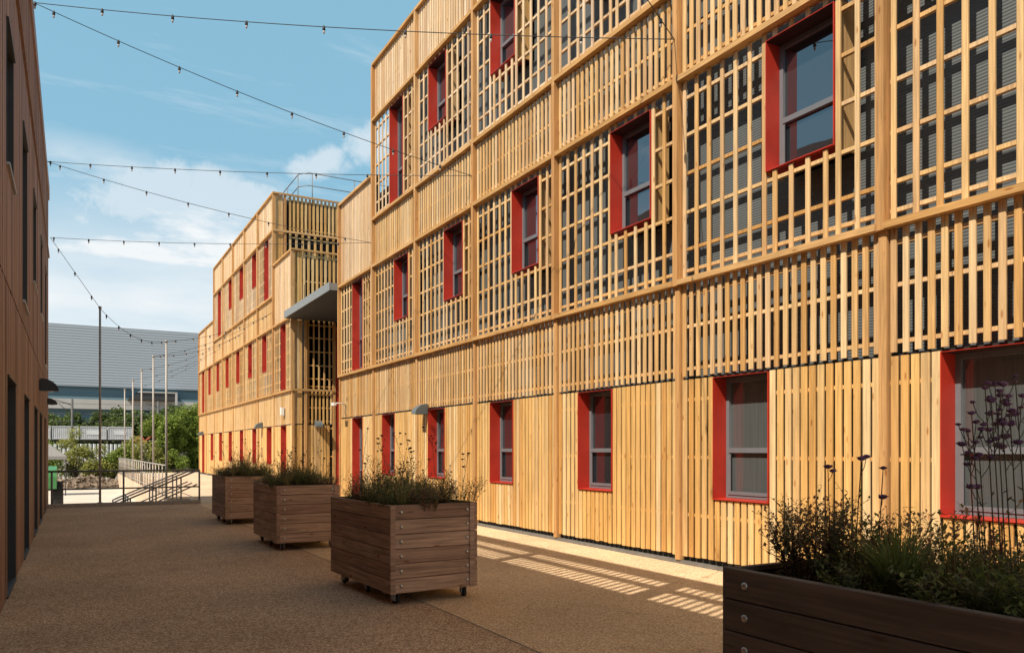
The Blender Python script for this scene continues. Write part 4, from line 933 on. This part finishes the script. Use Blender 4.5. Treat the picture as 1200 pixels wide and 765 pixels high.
# ---------------------------------------------------------------- trees and shrubs
def tree(loc, h, rx, rz, label, name, mat, n_leaf, leaf, seed, group=None, trunk_h=None, ncl=26, cat='tree'):
    rg = random.Random(seed); e = empty(name, loc, label, cat, group); th = trunk_h if trunk_h is not None else h * .35
    b = MB(); b.tube([(0, 0, 0), (.05, 0, th * .5), (0, .05, th), (.1, 0, h * .7)], [h * .03, h * .025, h * .02, h * .008], n=8)
    cls = []
    for i in range(ncl):
        a = rg.uniform(0, 6.283); u = rg.uniform(-1, 1); q = math.sqrt(1 - u * u) * rg.uniform(.35, 1); c = Vector((math.cos(a) * q * rx, math.sin(a) * q * rx, h - rz + u * rz * rg.uniform(.5, 1))); cls.append((c, rg.uniform(.22, .42) * rx))
    for c, r_ in cls[:14]: b.tube([(0, 0, th * rg.uniform(.6, 1.)), (c.x * .4, c.y * .4, th + (c.z - th) * .6), tuple(c)], [h * .012, h * .007, h * .002], n=5)
    b.build('trunk', M['bark'], e)
    f = MB()
    for i in range(n_leaf):
        c, r_ = rg.choice(cls); d = Vector((rg.gauss(0, 1), rg.gauss(0, 1), rg.gauss(0, 1))).normalized(); p = c + d * r_ * rg.uniform(.5, 1.05)
        if p.z < .05: p.z = .05 + rg.random() * .3
        dd = Vector((rg.uniform(-1, 1), rg.uniform(-1, 1), rg.uniform(-.6, .6))); f.leaf(p, dd, (rg.uniform(-1, 1), rg.uniform(-1, 1), 1), leaf * rg.uniform(.7, 1.3), leaf * .35, rg.random())
    f.build('crown', mat, e); return e
TG = 'trees along the railway'
tree((8.9, 66.5, -.9), 5.9, 2.3, 2.4, 'broad bright green tree nearest the far block', 'broadleaf_tree', M['tree_leaf'], 18000, .2, 1, TG, 1.8)
tree((6.2, 65.0, -.9), 5.2, 1.7, 2.2, 'bright green tree left of the broadest one, behind the poles', 'broadleaf_tree', M['tree_leaf'], 14000, .19, 2, TG, 1.2)
tree((11.9, 69, -.9), 6.6, 2.4, 2.6, 'green tree partly hidden by the far block corner', 'broadleaf_tree', M['tree_leaf'], 12000, .2, 3, TG, 1.8)
for i, (x, y, h, l) in enumerate([(-5.5, 104, 5.0, 'dark green tree behind the leftmost container'), (-1.0, 104, 4.6, 'dark green tree behind the second container'), (3.5, 104, 5.1, 'dark green tree behind the last containers'), (7.5, 102, 5.0, 'dark green tree above the orange digger'), (11.5, 101, 5.6, 'dark green tree behind the middle poles'), (16, 103, 5.4, 'dark green tree behind the right mast')]):
    tree((x, y, .4), h + .4, 3.6, 2.6, l, 'dark_tree', M['tree_leaf_dark'], 12000, .36, 30 + i, 'dark trees beyond the railway', 1.0)
SG = 'wild shrubs behind the rubble'
SL = ['green wild shrub just right of the grey gazebo', 'tall yellow-green wild shrub right beside the left overhead line mast', 'low yellow-green wild shrub directly behind the nearest light pole', 'green wild shrub right of the nearest light pole', 'tall yellow-green wild shrub behind the furthest light pole', 'low yellow-green wild shrub behind the end of the balustrade', 'lowest green wild shrub, at the foot of the bright green trees', 'wild shrub behind the gazebo roof, mostly hidden']
for i, (x, y, h, r_) in enumerate([(-1.6, 63.5, 2.2, 1.2), (.2, 64.5, 2.9, 1.2), (1.3, 63.6, 2.0, 1.1), (2.6, 64.2, 2.3, 1.2), (3.9, 63.8, 2.7, 1.2), (5.0, 63.2, 2.2, 1.0), (6.4, 63.0, 1.7, 1.0), (-3.2, 64.4, 2.6, 1.3)]):
    tree((x, y, -.9), h * 1.3, r_ * 1.25, h * .58, SL[i], 'wild_shrub', M['shrub_leaf'] if i % 3 else M['tree_leaf'], 4500, .15, 60 + i, SG, .3, 18, 'shrub')
print('objects', len(bpy.data.objects))
